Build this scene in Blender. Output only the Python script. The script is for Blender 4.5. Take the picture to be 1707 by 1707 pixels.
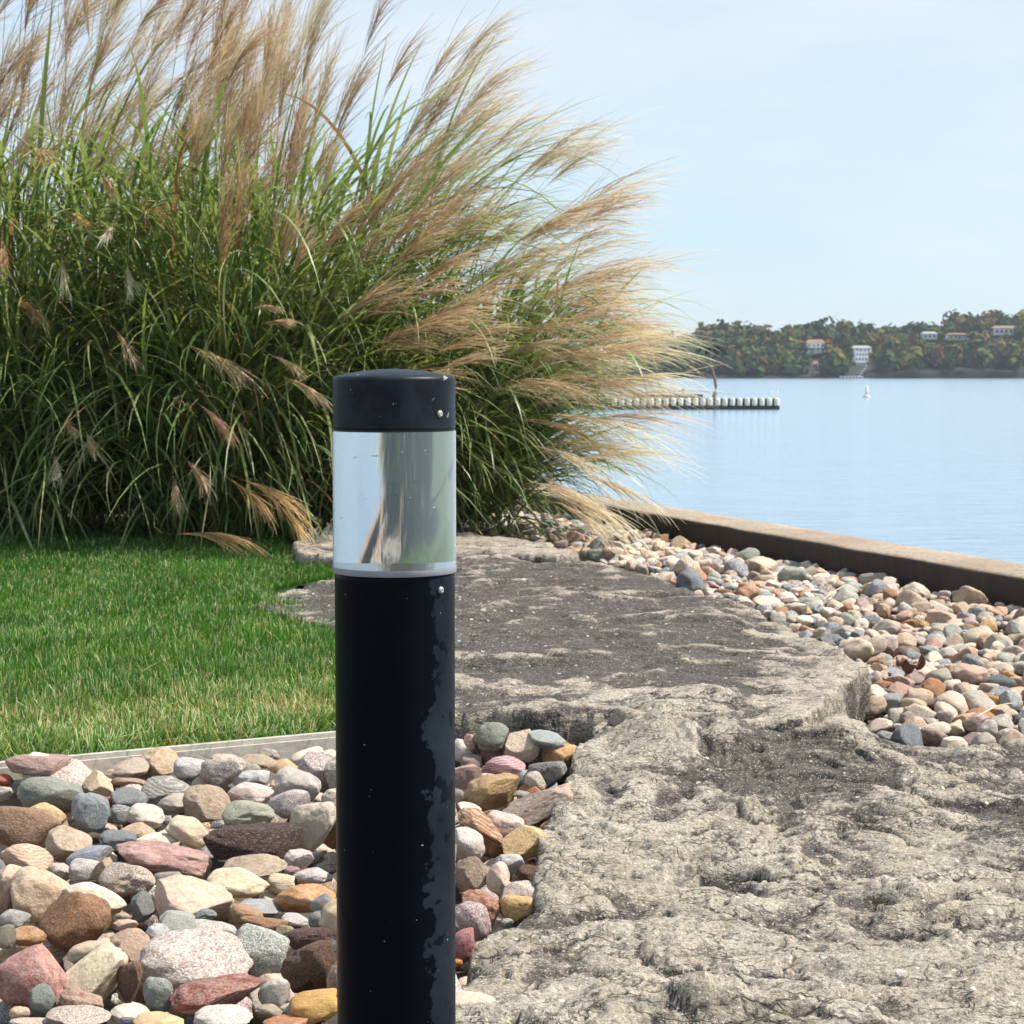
import bpy, bmesh, math, random
import numpy as np
from mathutils import Vector, Matrix, noise as mnoise, Euler

for o in list(bpy.data.objects):
    bpy.data.objects.remove(o)
SC = bpy.context.scene
COL = SC.collection
R = math.radians

# ------------------------------------------------------------------ camera
FPX, HOR, CAMH = 3400.0, 622.0, 1.0
PITCH = math.atan((853.5 - HOR) / FPX)
cam_d = bpy.data.cameras.new('camera')
cam = bpy.data.objects.new('camera', cam_d)
COL.objects.link(cam)
cam.location = (0, 0, CAMH)
cam.rotation_euler = (R(90) - PITCH, 0, 0)
cam_d.sensor_width = 36
cam_d.lens = 36 * FPX / 1707
cam_d.clip_start = 0.05
cam_d.clip_end = 6000
cam_d.dof.use_dof = True
cam_d.dof.focus_distance = 3.3
cam_d.dof.aperture_fstop = 24
SC.camera = cam

# ------------------------------------------------------------------ world
SUN_AZ, SUN_EL = R(86), R(56)          # azimuth measured from +Y towards +X
w = bpy.data.worlds.new('World')
SC.world = w
w.use_nodes = True
wn, wl = w.node_tree.nodes, w.node_tree.links
wn.clear()
sky = wn.new('ShaderNodeTexSky')
sky.sky_type = 'NISHITA'
sky.sun_disc = False
sky.sun_elevation = SUN_EL
sky.sun_rotation = SUN_AZ
sky.air_density = 1.0
sky.dust_density = 0.6
sky.ozone_density = 1.0
sky.altitude = 200
bg = wn.new('ShaderNodeBackground')
bg.inputs['Strength'].default_value = 0.112
out = wn.new('ShaderNodeOutputWorld')
tc = wn.new('ShaderNodeTexCoord')
mp = wn.new('ShaderNodeMapping')
mp.inputs['Scale'].default_value = (1.0, 1.0, 4.5)
nz = wn.new('ShaderNodeTexNoise')
nz.inputs['Scale'].default_value = 2.3
nz.inputs['Detail'].default_value = 6
nz.inputs['Roughness'].default_value = 0.55
cr = wn.new('ShaderNodeValToRGB')
cr.color_ramp.elements[0].position = 0.40
cr.color_ramp.elements[0].color = (0, 0, 0, 1)
cr.color_ramp.elements[1].position = 0.66
cr.color_ramp.elements[1].color = (1, 1, 1, 1)
ma = wn.new('ShaderNodeMath')
ma.operation = 'MULTIPLY'
ma.inputs[1].default_value = 0.62
mx = wn.new('ShaderNodeMixRGB')
mx.inputs['Color2'].default_value = (3.5, 4.72, 5.75, 1)     # thin high veil of cloud
wl.new(tc.outputs['Generated'], mp.inputs['Vector'])
wl.new(mp.outputs['Vector'], nz.inputs['Vector'])
wl.new(nz.outputs['Fac'], cr.inputs['Fac'])
wl.new(cr.outputs['Color'], ma.inputs[0])
mx.inputs['Fac'].default_value = 0.68
mc = wn.new('ShaderNodeMixRGB')
mc.inputs['Color2'].default_value = (5.25, 5.45, 5.75, 1)    # soft white cloud
wl.new(ma.outputs[0], mc.inputs['Fac'])
wl.new(mx.outputs['Color'], mc.inputs['Color1'])
wl.new(sky.outputs['Color'], mx.inputs['Color1'])
wl.new(mc.outputs['Color'], bg.inputs['Color'])
wl.new(bg.outputs['Background'], out.inputs['Surface'])

sd = bpy.data.lights.new('sun', 'SUN')
sd.energy = 5.0
sd.angle = R(0.53)
sd.color = (1.0, 0.955, 0.88)
sun = bpy.data.objects.new('sun', sd)
COL.objects.link(sun)
sdir = Vector((math.sin(SUN_AZ) * math.cos(SUN_EL), math.cos(SUN_AZ) * math.cos(SUN_EL), math.sin(SUN_EL)))
sun.rotation_euler = sdir.to_track_quat('Z', 'Y').to_euler()
sun.location = (10, 6, 14)

SC.view_settings.view_transform = 'Standard'
SC.view_settings.look = 'None'
SC.view_settings.exposure = 0.64
SC.view_settings.gamma = 1.0
SC.view_settings.use_curve_mapping = False
SC.cycles.max_bounces = 8
SC.cycles.transmission_bounces = 8
SC.cycles.caustics_reflective = False
SC.cycles.caustics_refractive = False
SC.cycles.use_denoising = True
SC.cycles.sample_clamp_indirect = 6

# ------------------------------------------------------------------ projection helpers (pixel of the 1707 px photograph -> metres)
FWD = np.array([0, math.cos(PITCH), -math.sin(PITCH)])
UPV = np.array([0, math.sin(PITCH), math.cos(PITCH)])
EYE = np.array([0, 0, CAMH])

def ray(px, py):
    return FWD + np.array([(px - 853.5) / FPX, 0, 0]) + UPV * (-(py - 853.5) / FPX)

def on_z(px, py, z=0.0):
    d = ray(px, py)
    return EYE + d * ((z - CAMH) / d[2])

def on_y(px, py, y):
    d = ray(px, py)
    return EYE + d * (y / d[1])

# ------------------------------------------------------------------ mesh helpers
def tag(o, label=None, cat=None, group=None, kind=None):
    if label: o['label'] = label
    if cat: o['category'] = cat
    if group: o['group'] = group
    if kind: o['kind'] = kind
    return o

def empty(name, loc=(0, 0, 0)):
    o = bpy.data.objects.new(name, None)
    o.empty_display_size = 0.1
    COL.objects.link(o)
    o.location = loc
    return o

def link(name, me, mat=None, parent=None):
    o = bpy.data.objects.new(name, me)
    COL.objects.link(o)
    if mat is not None:
        me.materials.clear()
        me.materials.append(mat)
    if parent is not None:
        o.parent = parent
        o.location = -Vector(parent.location)      # mesh data is in world metres, parents are unrotated
    return o

def np_mesh(name, V, Q=None, T=None, col=None, smooth=True, extra=None):
    """numpy arrays -> mesh; Q quads, T triangles, col per-vertex colour, extra {name: per-vertex float}"""
    me = bpy.data.meshes.new(name)
    V = np.ascontiguousarray(V, dtype=np.float32).reshape(-1, 3)
    nq = 0 if Q is None else len(Q)
    nt = 0 if T is None else len(T)
    me.vertices.add(len(V))
    me.vertices.foreach_set('co', V.ravel())
    idx = []
    if nq: idx.append(np.asarray(Q, dtype=np.int32).ravel())
    if nt: idx.append(np.asarray(T, dtype=np.int32).ravel())
    idx = np.concatenate(idx)
    me.loops.add(len(idx))
    me.loops.foreach_set('vertex_index', idx)
    me.polygons.add(nq + nt)
    starts = np.concatenate([np.arange(nq) * 4, nq * 4 + np.arange(nt) * 3]).astype(np.int32)
    me.polygons.foreach_set('loop_start', starts)
    me.polygons.foreach_set('use_smooth', np.full(nq + nt, smooth, dtype=bool))
    if col is not None:
        a = me.color_attributes.new('Col', 'FLOAT_COLOR', 'POINT')
        c = np.ones((len(V), 4), dtype=np.float32)
        c[:, :3] = np.asarray(col).reshape(-1, 3)
        a.data.foreach_set('color', c.ravel())
    if extra:
        for k, v in extra.items():
            a = me.attributes.new(k, 'FLOAT', 'POINT')
            a.data.foreach_set('value', np.asarray(v, dtype=np.float32).ravel())
    me.update()
    me.validate()
    return me

def bm_mesh(name, bm, smooth=False):
    me = bpy.data.meshes.new(name)
    bm.normal_update()
    bm.to_mesh(me)
    bm.free()
    if smooth:
        for p in me.polygons: p.use_smooth = True
    return me

def add_box(bm, c, s, rot=None):
    m = Matrix.Translation(Vector(c))
    if rot is not None: m = m @ rot
    m = m @ Matrix.Diagonal((s[0], s[1], s[2], 1))
    return bmesh.ops.create_cube(bm, size=1, matrix=m)['verts']

def lathe(bm, prof, n=96, c=(0, 0, 0), close=False):
    rings = []
    for r, z in prof:
        if r < 1e-6:
            rings.append([bm.verts.new((c[0], c[1], c[2] + z))])
        else:
            rings.append([bm.verts.new((c[0] + r * math.cos(2 * math.pi * k / n), c[1] + r * math.sin(2 * math.pi * k / n), c[2] + z)) for k in range(n)])
    for a, b in zip(rings[:-1], rings[1:]):
        for k in range(n):
            k2 = (k + 1) % n
            if len(a) == 1 and len(b) == 1: continue
            if len(a) == 1: bm.faces.new((a[0], b[k2], b[k])) 
            elif len(b) == 1: bm.faces.new((a[k], a[k2], b[0]))
            else: bm.faces.new((a[k], a[k2], b[k2], b[k]))
    bmesh.ops.recalc_face_normals(bm, faces=bm.faces)

def tube(bm, pts, rad, n=10):
    pts = [Vector(p) for p in pts]
    rings = []
    for i, p in enumerate(pts):
        d = (pts[min(i + 1, len(pts) - 1)] - pts[max(i - 1, 0)]).normalized()
        a = d.cross(Vector((0, 0, 1)))
        if a.length < 1e-3: a = d.cross(Vector((0, 1, 0)))
        a.normalize()
        b = d.cross(a)
        r = rad[i] if isinstance(rad, (list, tuple)) else rad
        rings.append([bm.verts.new(p + (a * math.cos(2 * math.pi * k / n) + b * math.sin(2 * math.pi * k / n)) * r) for k in range(n)])
    for a, b in zip(rings[:-1], rings[1:]):
        for k in range(n):
            bm.faces.new((a[k], a[(k + 1) % n], b[(k + 1) % n], b[k]))
    bm.faces.new(rings[0][::-1])
    bm.faces.new(rings[-1])

def ribbons(P, W, side):
    """P (N,S,3) centre lines, W (N,S) half widths, side (N,3) or (N,S,3) unit side vectors -> V, Q"""
    N, S, _ = P.shape
    if side.ndim == 2: side = side[:, None, :]
    A = P - side * W[:, :, None]
    B = P + side * W[:, :, None]
    V = np.stack([A, B], axis=2).reshape(-1, 3)
    base = (np.arange(N) * S * 2)[:, None] + (np.arange(S - 1) * 2)[None, :]
    Q = np.stack([base, base + 1, base + 3, base + 2], axis=-1).reshape(-1, 4)
    return V, Q

# ------------------------------------------------------------------ numpy noise
_rg = np.random.RandomState(7)
_perm = np.tile(_rg.permutation(512), 3)
_gang = _rg.rand(512) * 2 * np.pi
_gx, _gy = np.cos(_gang), np.sin(_gang)

def perlin(x, y, s=0):
    xi, yi = np.floor(x).astype(int), np.floor(y).astype(int)
    xf, yf = x - xi, y - yi
    u, v = xf * xf * xf * (xf * (xf * 6 - 15) + 10), yf * yf * yf * (yf * (yf * 6 - 15) + 10)
    def g(ix, iy, dx, dy):
        h = _perm[(_perm[(ix + s * 37) % 512] + iy) % 512]
        return _gx[h] * dx + _gy[h] * dy
    a = g(xi, yi, xf, yf); b = g(xi + 1, yi, xf - 1, yf)
    c = g(xi, yi + 1, xf, yf - 1); d = g(xi + 1, yi + 1, xf - 1, yf - 1)
    return ((a * (1 - u) + b * u) * (1 - v) + (c * (1 - u) + d * u) * v) * 1.5

def fbm(x, y, o=4, s=0, rough=0.5):
    r, a, t = 0, 1.0, 0
    for k in range(o):
        r = r + a * perlin(x, y, s + k)
        t += a
        a *= rough
        x, y = x * 2.03 + 11.3, y * 2.03 - 7.7
    return r / t

def sstep(a, b, x):
    t = np.clip((x - a) / (b - a), 0, 1)
    return t * t * (3 - 2 * t)

def poly_sd(px, py, poly):
    """signed distance, positive inside"""
    d = np.full(px.shape, 1e9)
    ins = np.zeros(px.shape, bool)
    n = len(poly)
    for i in range(n):
        ax, ay = poly[i]; bx, by = poly[(i + 1) % n]
        ex, ey = bx - ax, by - ay
        t = np.clip(((px - ax) * ex + (py - ay) * ey) / (ex * ex + ey * ey + 1e-12), 0, 1)
        d = np.minimum(d, np.hypot(px - ax - t * ex, py - ay - t * ey))
        c = ((ay > py) != (by > py)) & (px < (bx - ax) * (py - ay) / (by - ay + 1e-12) + ax)
        ins ^= c
    return np.where(ins, d, -d)

# ------------------------------------------------------------------ material helpers
def srgb(h):
    h = h.lstrip('#')
    c = [int(h[i:i + 2], 16) / 255 for i in (0, 2, 4)]
    return tuple(x / 12.92 if x <= 0.04045 else ((x + 0.055) / 1.055) ** 2.4 for x in c)

def new_mat(name):
    m = bpy.data.materials.new(name)
    m.use_nodes = True
    m.node_tree.nodes.clear()
    return m, m.node_tree.nodes, m.node_tree.links

class NT:
    """small node-tree writer"""
    def __init__(s, name):
        s.m, s.n, s.l = new_mat(name)
        s.out = s.n.new('ShaderNodeOutputMaterial')
    def node(s, t, ins=None, **kw):
        n = s.n.new(t)
        for k, v in kw.items(): setattr(n, k, v)
        for k, v in (ins or {}).items():
            if isinstance(v, bpy.types.NodeSocket): s.l.new(v, n.inputs[k])
            else: n.inputs[k].default_value = v
        return n
    def noise(s, vec, scale, detail=4, rough=0.5, dist=0.0):
        return s.node('ShaderNodeTexNoise', {'Vector': vec, 'Scale': scale, 'Detail': detail, 'Roughness': rough, 'Distortion': dist}).outputs['Fac']
    def ramp(s, fac, stops):
        n = s.node('ShaderNodeValToRGB', {'Fac': fac})
        e = n.color_ramp.elements
        while len(e) < len(stops): e.new(0.5)
        for k, (p, c) in enumerate(stops):
            e[k].position = p
            e[k].color = (c, c, c, 1) if isinstance(c, (int, float)) else (*c[:3], 1)
        return n.outputs['Color']
    def mix(s, fac, a, b, mode='MIX'):
        def c(v): return v if isinstance(v, bpy.types.NodeSocket) else ((v, v, v, 1) if isinstance(v, (int, float)) else (*v[:3], 1))
        return s.node('ShaderNodeMixRGB', {'Fac': fac, 'Color1': c(a), 'Color2': c(b)}, blend_type=mode).outputs['Color']
    def math(s, op, a, b=0.0, c=0.0):
        return s.node('ShaderNodeMath', {0: a, 1: b, 2: c}, operation=op).outputs[0]
    def bump(s, h, strength=0.4, dist=0.01, normal=None):
        ins = {'Height': h, 'Strength': strength, 'Distance': dist}
        if normal is not None: ins['Normal'] = normal
        return s.node('ShaderNodeBump', ins).outputs['Normal']
    def principled(s, col, rough=0.6, normal=None, **kw):
        ins = {'Base Color': col if isinstance(col, bpy.types.NodeSocket) else (*col[:3], 1), 'Roughness': rough}
        if normal is not None: ins['Normal'] = normal
        ins.update(kw)
        b = s.node('ShaderNodeBsdfPrincipled', ins)
        s.l.new(b.outputs[0], s.out.inputs['Surface'])
        return b
    def coord(s, k='Object'):
        return s.node('ShaderNodeTexCoord').outputs[k]

def simple(name, col, rough=0.7, nscale=0, namp=0.25, metallic=0.0, bump=0.0):
    t = NT(name)
    c = col
    nm = None
    if nscale:
        f = t.noise(t.coord(), nscale, 5, 0.6)
        c = t.mix(f, tuple(x * (1 - namp) for x in col), tuple(min(1, x * (1 + namp)) for x in col))
        if bump: nm = t.bump(f, bump, 0.01)
    t.principled(c, rough, nm, Metallic=metallic)
    return t.m

def foliage_mat(name, trans=0.35, rough=0.5, spec=0.3, tint=(1.15, 1.1, 0.75)):
    t = NT(name)
    a = t.node('ShaderNodeAttribute', attribute_name='Col').outputs['Color']
    b = t.node('ShaderNodeBsdfPrincipled', {'Base Color': a, 'Roughness': rough, 'Specular IOR Level': spec})
    tr = t.node('ShaderNodeBsdfTranslucent', {'Color': t.mix(1.0, a, tint, 'MULTIPLY')})
    m = t.node('ShaderNodeMixShader', {'Fac': trans, 1: b.outputs[0], 2: tr.outputs[0]})
    t.l.new(m.outputs[0], t.out.inputs['Surface'])
    return t.m

M = {}
M['blade'] = foliage_mat('grass_blades', 0.35, 0.55, 0.3)
M['reed'] = foliage_mat('reed_leaf', 0.38, 0.42, 0.45)
M['plume'] = foliage_mat('feathery_plume', 0.42, 0.8, 0.1, (1.14, 1.06, 0.84))

# stones: colour from the object (or a vertex colour), pattern by kind
def stone_mat(kind, vertex=False):
    t = NT('stone_' + kind + ('_mass' if vertex else ''))
    oi = t.node('ShaderNodeObjectInfo')
    base = t.node('ShaderNodeAttribute', attribute_name='Col').outputs['Color'] if vertex else oi.outputs['Color']
    vec = t.coord('Object')
    if not vertex:
        off = t.math('MULTIPLY', oi.outputs['Random'], 37.0)
        vec = t.node('ShaderNodeVectorMath', {0: vec, 1: t.node('ShaderNodeCombineXYZ', {0: off, 1: off, 2: off}).outputs[0]}, operation='ADD').outputs[0]
    k = 14.0 if vertex else 1.0
    big = t.noise(vec, 1.6 * k, 4, 0.55, 0.4)
    med = t.noise(vec, 7 * k, 5, 0.65)
    fine = t.noise(vec, 42 * k, 3, 0.6)
    col = t.mix(t.ramp(big, [(0.3, 0.0), (0.72, 1.0)]), t.mix(1, base, (0.78, 0.75, 0.74), 'MULTIPLY'), t.mix(1, base, (1.18, 1.14, 1.08), 'MULTIPLY'))
    col = t.mix(t.ramp(med, [(0.38, 0.0), (0.62, 0.7)]), col, t.mix(1, col, (0.78, 0.73, 0.68), 'MULTIPLY'))
    rough, bs = 0.75, 0.38
    hgt = t.math('MULTIPLY_ADD', fine, 0.25, med)
    if kind == 'speckled':
        v = t.node('ShaderNodeTexVoronoi', {'Vector': vec, 'Scale': 26 * k}).outputs['Color']
        g = t.node('ShaderNodeSeparateColor', {0: v})
        dk = t.math('LESS_THAN', g.outputs[0], 0.30)
        lt = t.math('GREATER_THAN', g.outputs[1], 0.72)
        pk = t.math('GREATER_THAN', g.outputs[2], 0.85)
        col = t.mix(t.math('MULTIPLY', dk, 0.55), col, t.mix(1, base, (0.3, 0.3, 0.32), 'MULTIPLY'))
        col = t.mix(t.math('MULTIPLY', lt, 0.5), col, (0.72, 0.69, 0.65))
        col = t.mix(t.math('MULTIPLY', pk, 0.35), col, (0.55, 0.33, 0.27))
        bs = 0.3
    elif kind == 'mottled':
        p = t.ramp(t.noise(vec, 2.6 * k, 5, 0.7, 1.2), [(0.44, 0.0), (0.56, 1.0)])
        col = t.mix(t.math('MULTIPLY', p, 0.55), col, t.mix(0.45, base, (0.62, 0.5, 0.4)))
        p2 = t.ramp(t.noise(vec, 11 * k, 4, 0.75, 0.6), [(0.56, 0.0), (0.66, 1.0)])
        col = t.mix(t.math('MULTIPLY', p2, 0.5), col, t.mix(1, base, (0.45, 0.38, 0.36), 'MULTIPLY'))
        rough, bs = 0.75, 0.4
    elif kind == 'banded':
        wv = t.node('ShaderNodeTexWave', {'Vector': vec, 'Scale': 1.6 * k, 'Distortion': 7.0, 'Detail': 3.0, 'Detail Scale': 1.4}, bands_direction='Z').outputs['Fac']
        col = t.mix(t.ramp(wv, [(0.55, 0.0), (0.9, 0.6)]), col, t.mix(0.5, base, (0.66, 0.62, 0.58)))
        col = t.mix(t.ramp(wv, [(0.05, 0.5), (0.3, 0.0)]), col, t.mix(1, base, (0.6, 0.56, 0.52), 'MULTIPLY'))
    elif kind == 'rough':
        pit = t.noise(vec, 9 * k, 6, 0.75, 0.8)
        col = t.mix(t.ramp(pit, [(0.54, 0.0), (0.68, 0.75)]), col, (0.36, 0.27, 0.2))
        col = t.mix(t.ramp(pit, [(0.3, 0.7), (0.45, 0.0)]), col, t.mix(1, base, (0.4, 0.36, 0.36), 'MULTIPLY'))
        hgt = t.math('MULTIPLY_ADD', pit, 2.0, fine)
        bs, rough = 0.7, 0.6
    # dusty film: pale speck everywhere
    dust = t.ramp(t.noise(vec, 17 * k, 4, 0.8), [(0.52, 0.0), (0.66, 0.42)])
    col = t.mix(dust, col, (0.62, 0.58, 0.53))
    col = t.mix(t.ramp(fine, [(0.3, 0.30), (0.48, 0.0)]), col, t.mix(1, col, (0.5, 0.46, 0.44), 'MULTIPLY'))
    t.principled(col, rough, t.bump(hgt, bs, 0.05 if not vertex else 0.006), **{'Specular IOR Level': 0.35})
    return t.m
for k in ('plain', 'speckled', 'mottled', 'banded', 'rough'):
    M[k] = stone_mat(k)
M['stone_mass'] = stone_mat('speckled', True)

# weathered limestone of the slabs: 'stain' attribute = black lichen, dirt in hollows; darker pits and ledge edges = crust
def slab_mat(name, pale, warm, dark):
    t = NT(name)
    vec = t.coord('Object')
    st = t.node('ShaderNodeAttribute', attribute_name='stain').outputs['Fac']
    cav = t.node('ShaderNodeAttribute', attribute_name='crevice_dark').outputs['Fac']
    v2 = t.node('ShaderNodeMapping', {'Vector': vec, 'Scale': (1.0, 1.7, 2.0)}).outputs[0]
    big = t.noise(v2, 3.0, 5, 0.6, 0.5)
    med = t.noise(v2, 13, 7, 0.75, 0.9)
    fine = t.noise(vec, 95, 4, 0.7)
    speck = t.noise(vec, 210, 2, 0.5)
    col = t.mix(t.ramp(big, [(0.35, 0.0), (0.65, 1.0)]), pale, warm)
    col = t.mix(t.ramp(med, [(0.3, 0.75), (0.5, 0.0)]), col, t.mix(1, col, (0.52, 0.49, 0.47), 'MULTIPLY'))
    s1 = t.math('ADD', st, t.math('MULTIPLY_ADD', med, 1.5, -0.75))
    s1 = t.math('ADD', s1, t.math('MULTIPLY_ADD', fine, 0.9, -0.45))
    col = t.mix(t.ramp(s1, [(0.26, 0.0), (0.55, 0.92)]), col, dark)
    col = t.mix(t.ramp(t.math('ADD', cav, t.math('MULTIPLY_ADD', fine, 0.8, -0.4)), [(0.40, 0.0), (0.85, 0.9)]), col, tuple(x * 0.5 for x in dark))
    # lichen flecks
    col = t.mix(t.ramp(speck, [(0.62, 0.0), (0.7, 0.7)]), col, (0.62, 0.58, 0.5))
    col = t.mix(t.ramp(speck, [(0.3, 0.7), (0.38, 0.0)]), col, (0.06, 0.055, 0.05))
    v = t.node('ShaderNodeTexVoronoi', {'Vector': vec, 'Scale': 34.0, 'Randomness': 1.0})
    g = t.node('ShaderNodeSeparateColor', {0: v.outputs['Color']})
    fl = t.math('MULTIPLY', t.math('LESS_THAN', v.outputs['Distance'], t.math('MULTIPLY', g.outputs[1], 0.24)), t.math('GREATER_THAN', g.outputs[0], 0.72))
    col = t.mix(t.math('MULTIPLY', fl, 0.75), col, (0.66, 0.6, 0.5))
    vs_ = t.node('ShaderNodeMapping', {'Vector': vec, 'Scale': (0.6, 1.0, 1.0), 'Rotation': (0, 0, 0.3)}).outputs[0]
    streak = t.ramp(t.noise(vs_, 48, 4, 0.7, 1.2), [(0.62, 0.0), (0.68, 0.7)])
    col = t.mix(streak, col, (0.50, 0.45, 0.37))
    # hairline cracks and lifted flakes
    wv = t.node('ShaderNodeVectorMath', {0: v2, 1: t.node('ShaderNodeVectorMath', {0: t.node('ShaderNodeTexNoise', {'Vector': v2, 'Scale': 6.0, 'Detail': 5.0}).outputs['Color'], 'Scale': 0.16}, operation='SCALE').outputs[0]}, operation='ADD').outputs[0]
    ed1 = t.node('ShaderNodeTexVoronoi', {'Vector': wv, 'Scale': 8.5}, feature='DISTANCE_TO_EDGE').outputs['Distance']
    ed2 = t.node('ShaderNodeTexVoronoi', {'Vector': wv, 'Scale': 27.0}, feature='DISTANCE_TO_EDGE').outputs['Distance']
    msk = t.ramp(t.noise(v2, 5.0, 3, 0.6), [(0.42, 0.0), (0.56, 1.0)])
    c1 = t.math('MULTIPLY', t.ramp(ed1, [(0.0, 1.0), (0.035, 0.0)]), msk)
    c2 = t.math('MULTIPLY', t.ramp(ed2, [(0.0, 1.0), (0.075, 0.0)]), t.ramp(t.noise(v2, 9.0, 3, 0.6), [(0.48, 0.0), (0.6, 1.0)]))
    ck = t.math('MAXIMUM', c1, c2)
    col = t.mix(t.math('MULTIPLY', ck, 0.78), col, (0.035, 0.03, 0.027))
    grain = t.noise(vec, 150, 3, 0.75)
    col = t.mix(t.ramp(grain, [(0.36, 0.75), (0.5, 0.0)]), col, t.mix(1, col, (0.38, 0.36, 0.35), 'MULTIPLY'))
    col = t.mix(t.ramp(grain, [(0.54, 0.0), (0.66, 0.55)]), col, t.mix(1, col, (1.6, 1.55, 1.45), 'MULTIPLY'))
    h = t.math('MULTIPLY_ADD', fine, 0.45, med)
    h = t.math('MULTIPLY_ADD', speck, 0.15, h)
    h = t.math('MULTIPLY_ADD', grain, 0.12, h)
    h = t.math('MULTIPLY_ADD', ck, -0.35, h)
    t.principled(col, 0.9, t.bump(h, 0.8, 0.010), **{'Specular IOR Level': 0.2})
    return t.m
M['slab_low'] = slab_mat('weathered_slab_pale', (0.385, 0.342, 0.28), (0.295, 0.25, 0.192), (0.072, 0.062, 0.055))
M['slab_up'] = slab_mat('weathered_slab_stained', (0.40, 0.345, 0.28), (0.28, 0.235, 0.185), (0.056, 0.048, 0.044))

# ------------------------------------------------------------------ SETTING: ground, lawn soil, water, far land
def sheet(name, pts, mat, z=None):
    bm = bmesh.new()
    vs = [bm.verts.new((p[0], p[1], p[2] if z is None else z)) for p in pts]
    f = bm.faces.new(vs)
    if f.normal.z < 0: pass
    bmesh.ops.triangulate(bm, faces=bm.faces)
    bmesh.ops.recalc_face_normals(bm, faces=bm.faces)
    o = link(name, bm_mesh(name, bm), mat)
    o['kind'] = 'structure'
    return o

# seawall line: near top edge through two measured points
WZ = 0.10
wa = on_z(1707, 962, WZ)[:2]; wb = on_z(1090, 856, WZ)[:2]
wd = (wb - wa) / np.linalg.norm(wb - wa)
wn_ = np.array([wd[1], -wd[0]])                  # towards the lake
WALLW = 0.38
def wall_pt(s, off=0.0):
    p = wa + wd * s + wn_ * off
    return p

t = NT('soil')
c = t.coord()
f = t.noise(c, 14, 6, 0.7)
t.principled(t.mix(f, (0.035, 0.028, 0.02), (0.11, 0.09, 0.065)), 0.95, t.bump(f, 0.8, 0.03))
M['soil'] = t.m
t = NT('turf_soil')
f = t.noise(t.coord(), 9, 6, 0.7)
t.principled(t.mix(f, (0.02, 0.04, 0.01), (0.055, 0.10, 0.025)), 0.95, t.bump(f, 0.8, 0.03))
M['turf'] = t.m

e0, e1 = wall_pt(-9), wall_pt(60)
sheet('ground', [(*e0, 0), (*e1, 0), (-60, e1[1], 0), (-60, -8, 0), (e0[0], -8, 0)], M['soil'], z=-0.19)

# lake
t = NT('lake_water')
g = t.coord('Object')
m1 = t.node('ShaderNodeMapping', {'Vector': g, 'Scale': (0.45, 1.0, 1.0), 'Rotation': (0, 0, R(14))}).outputs[0]
n1 = t.noise(m1, 2.2, 4, 0.55, 0.6)
n2 = t.noise(m1, 0.25, 3, 0.5)
n3 = t.noise(m1, 9.0, 3, 0.5)
h = t.math('MULTIPLY_ADD', n3, 0.15, t.math('MULTIPLY_ADD', n2, 1.6, n1))
t.principled((0.20, 0.285, 0.37), 0.16, t.bump(h, 0.48, 0.11), IOR=1.33, **{'Specular IOR Level': 0.5})
M['water'] = t.m
WATER = -0.8
sheet('lake_water', [(-2500, -60, 0), (2500, -60, 0), (2500, 2500, 0), (-2500, 2500, 0)], M['water'], z=WATER)

# lawn base: edging line from (0,1290) to (820,1212) in the photograph
ea, eb = on_z(0, 1290, -0.01)[:2], on_z(822, 1213, -0.01)[:2]
ed = (eb - ea) / np.linalg.norm(eb - ea)
lawn_right = [(822, 1213), (790, 1190), (700, 1130), (620, 1070), (555, 1024), (480, 1003), (436, 985), (480, 972), (560, 956), (560, 925), (500, 918), (470, 905)]
LAWN = [tuple(on_z(px, py, 0.0)[:2]) for px, py in lawn_right]
_en = np.array([-ed[1], ed[0]]) * 0.032
LAWN[0] = tuple(eb + _en)
LAWN += [(-1.3, 14.5), (-26, 14.5), (-26, 30), (-40, 30), tuple(ea - ed * 38 + _en)]
def lawn_h(x, y):
    return -0.025 + 0.018 * fbm(np.asarray(x) * 0.9, np.asarray(y) * 0.9, 3, 5)
gx = np.linspace(-14, 0.3, 150); gy = np.linspace(4.2, 15, 120)
lx, ly = np.meshgrid(gx, gy)
lsd = poly_sd(lx, ly, LAWN)
ii = np.arange(150 * 120).reshape(120, 150)
q = np.stack([ii[:-1, :-1], ii[:-1, 1:], ii[1:, 1:], ii[1:, :-1]], -1).reshape(-1, 4)
keep = (lsd.ravel()[q] > -0.06).all(axis=1)
lz = lawn_h(lx, ly) - 0.012
lme = np_mesh('lawn_ground', np.stack([lx, ly, lz], -1).reshape(-1, 3), q[keep])
lo = link('lawn_ground', lme, M['turf']); lo['kind'] = 'structure'
sheet('distant_lawn', [(-13.9, 15.1, 0), (-40, 4, 0), (-60, 60, 0), (-13.6, 58, 0), (-12.2, 40, 0), (-4.2, 15.1, 0)], M['turf'], z=-0.05)

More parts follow.
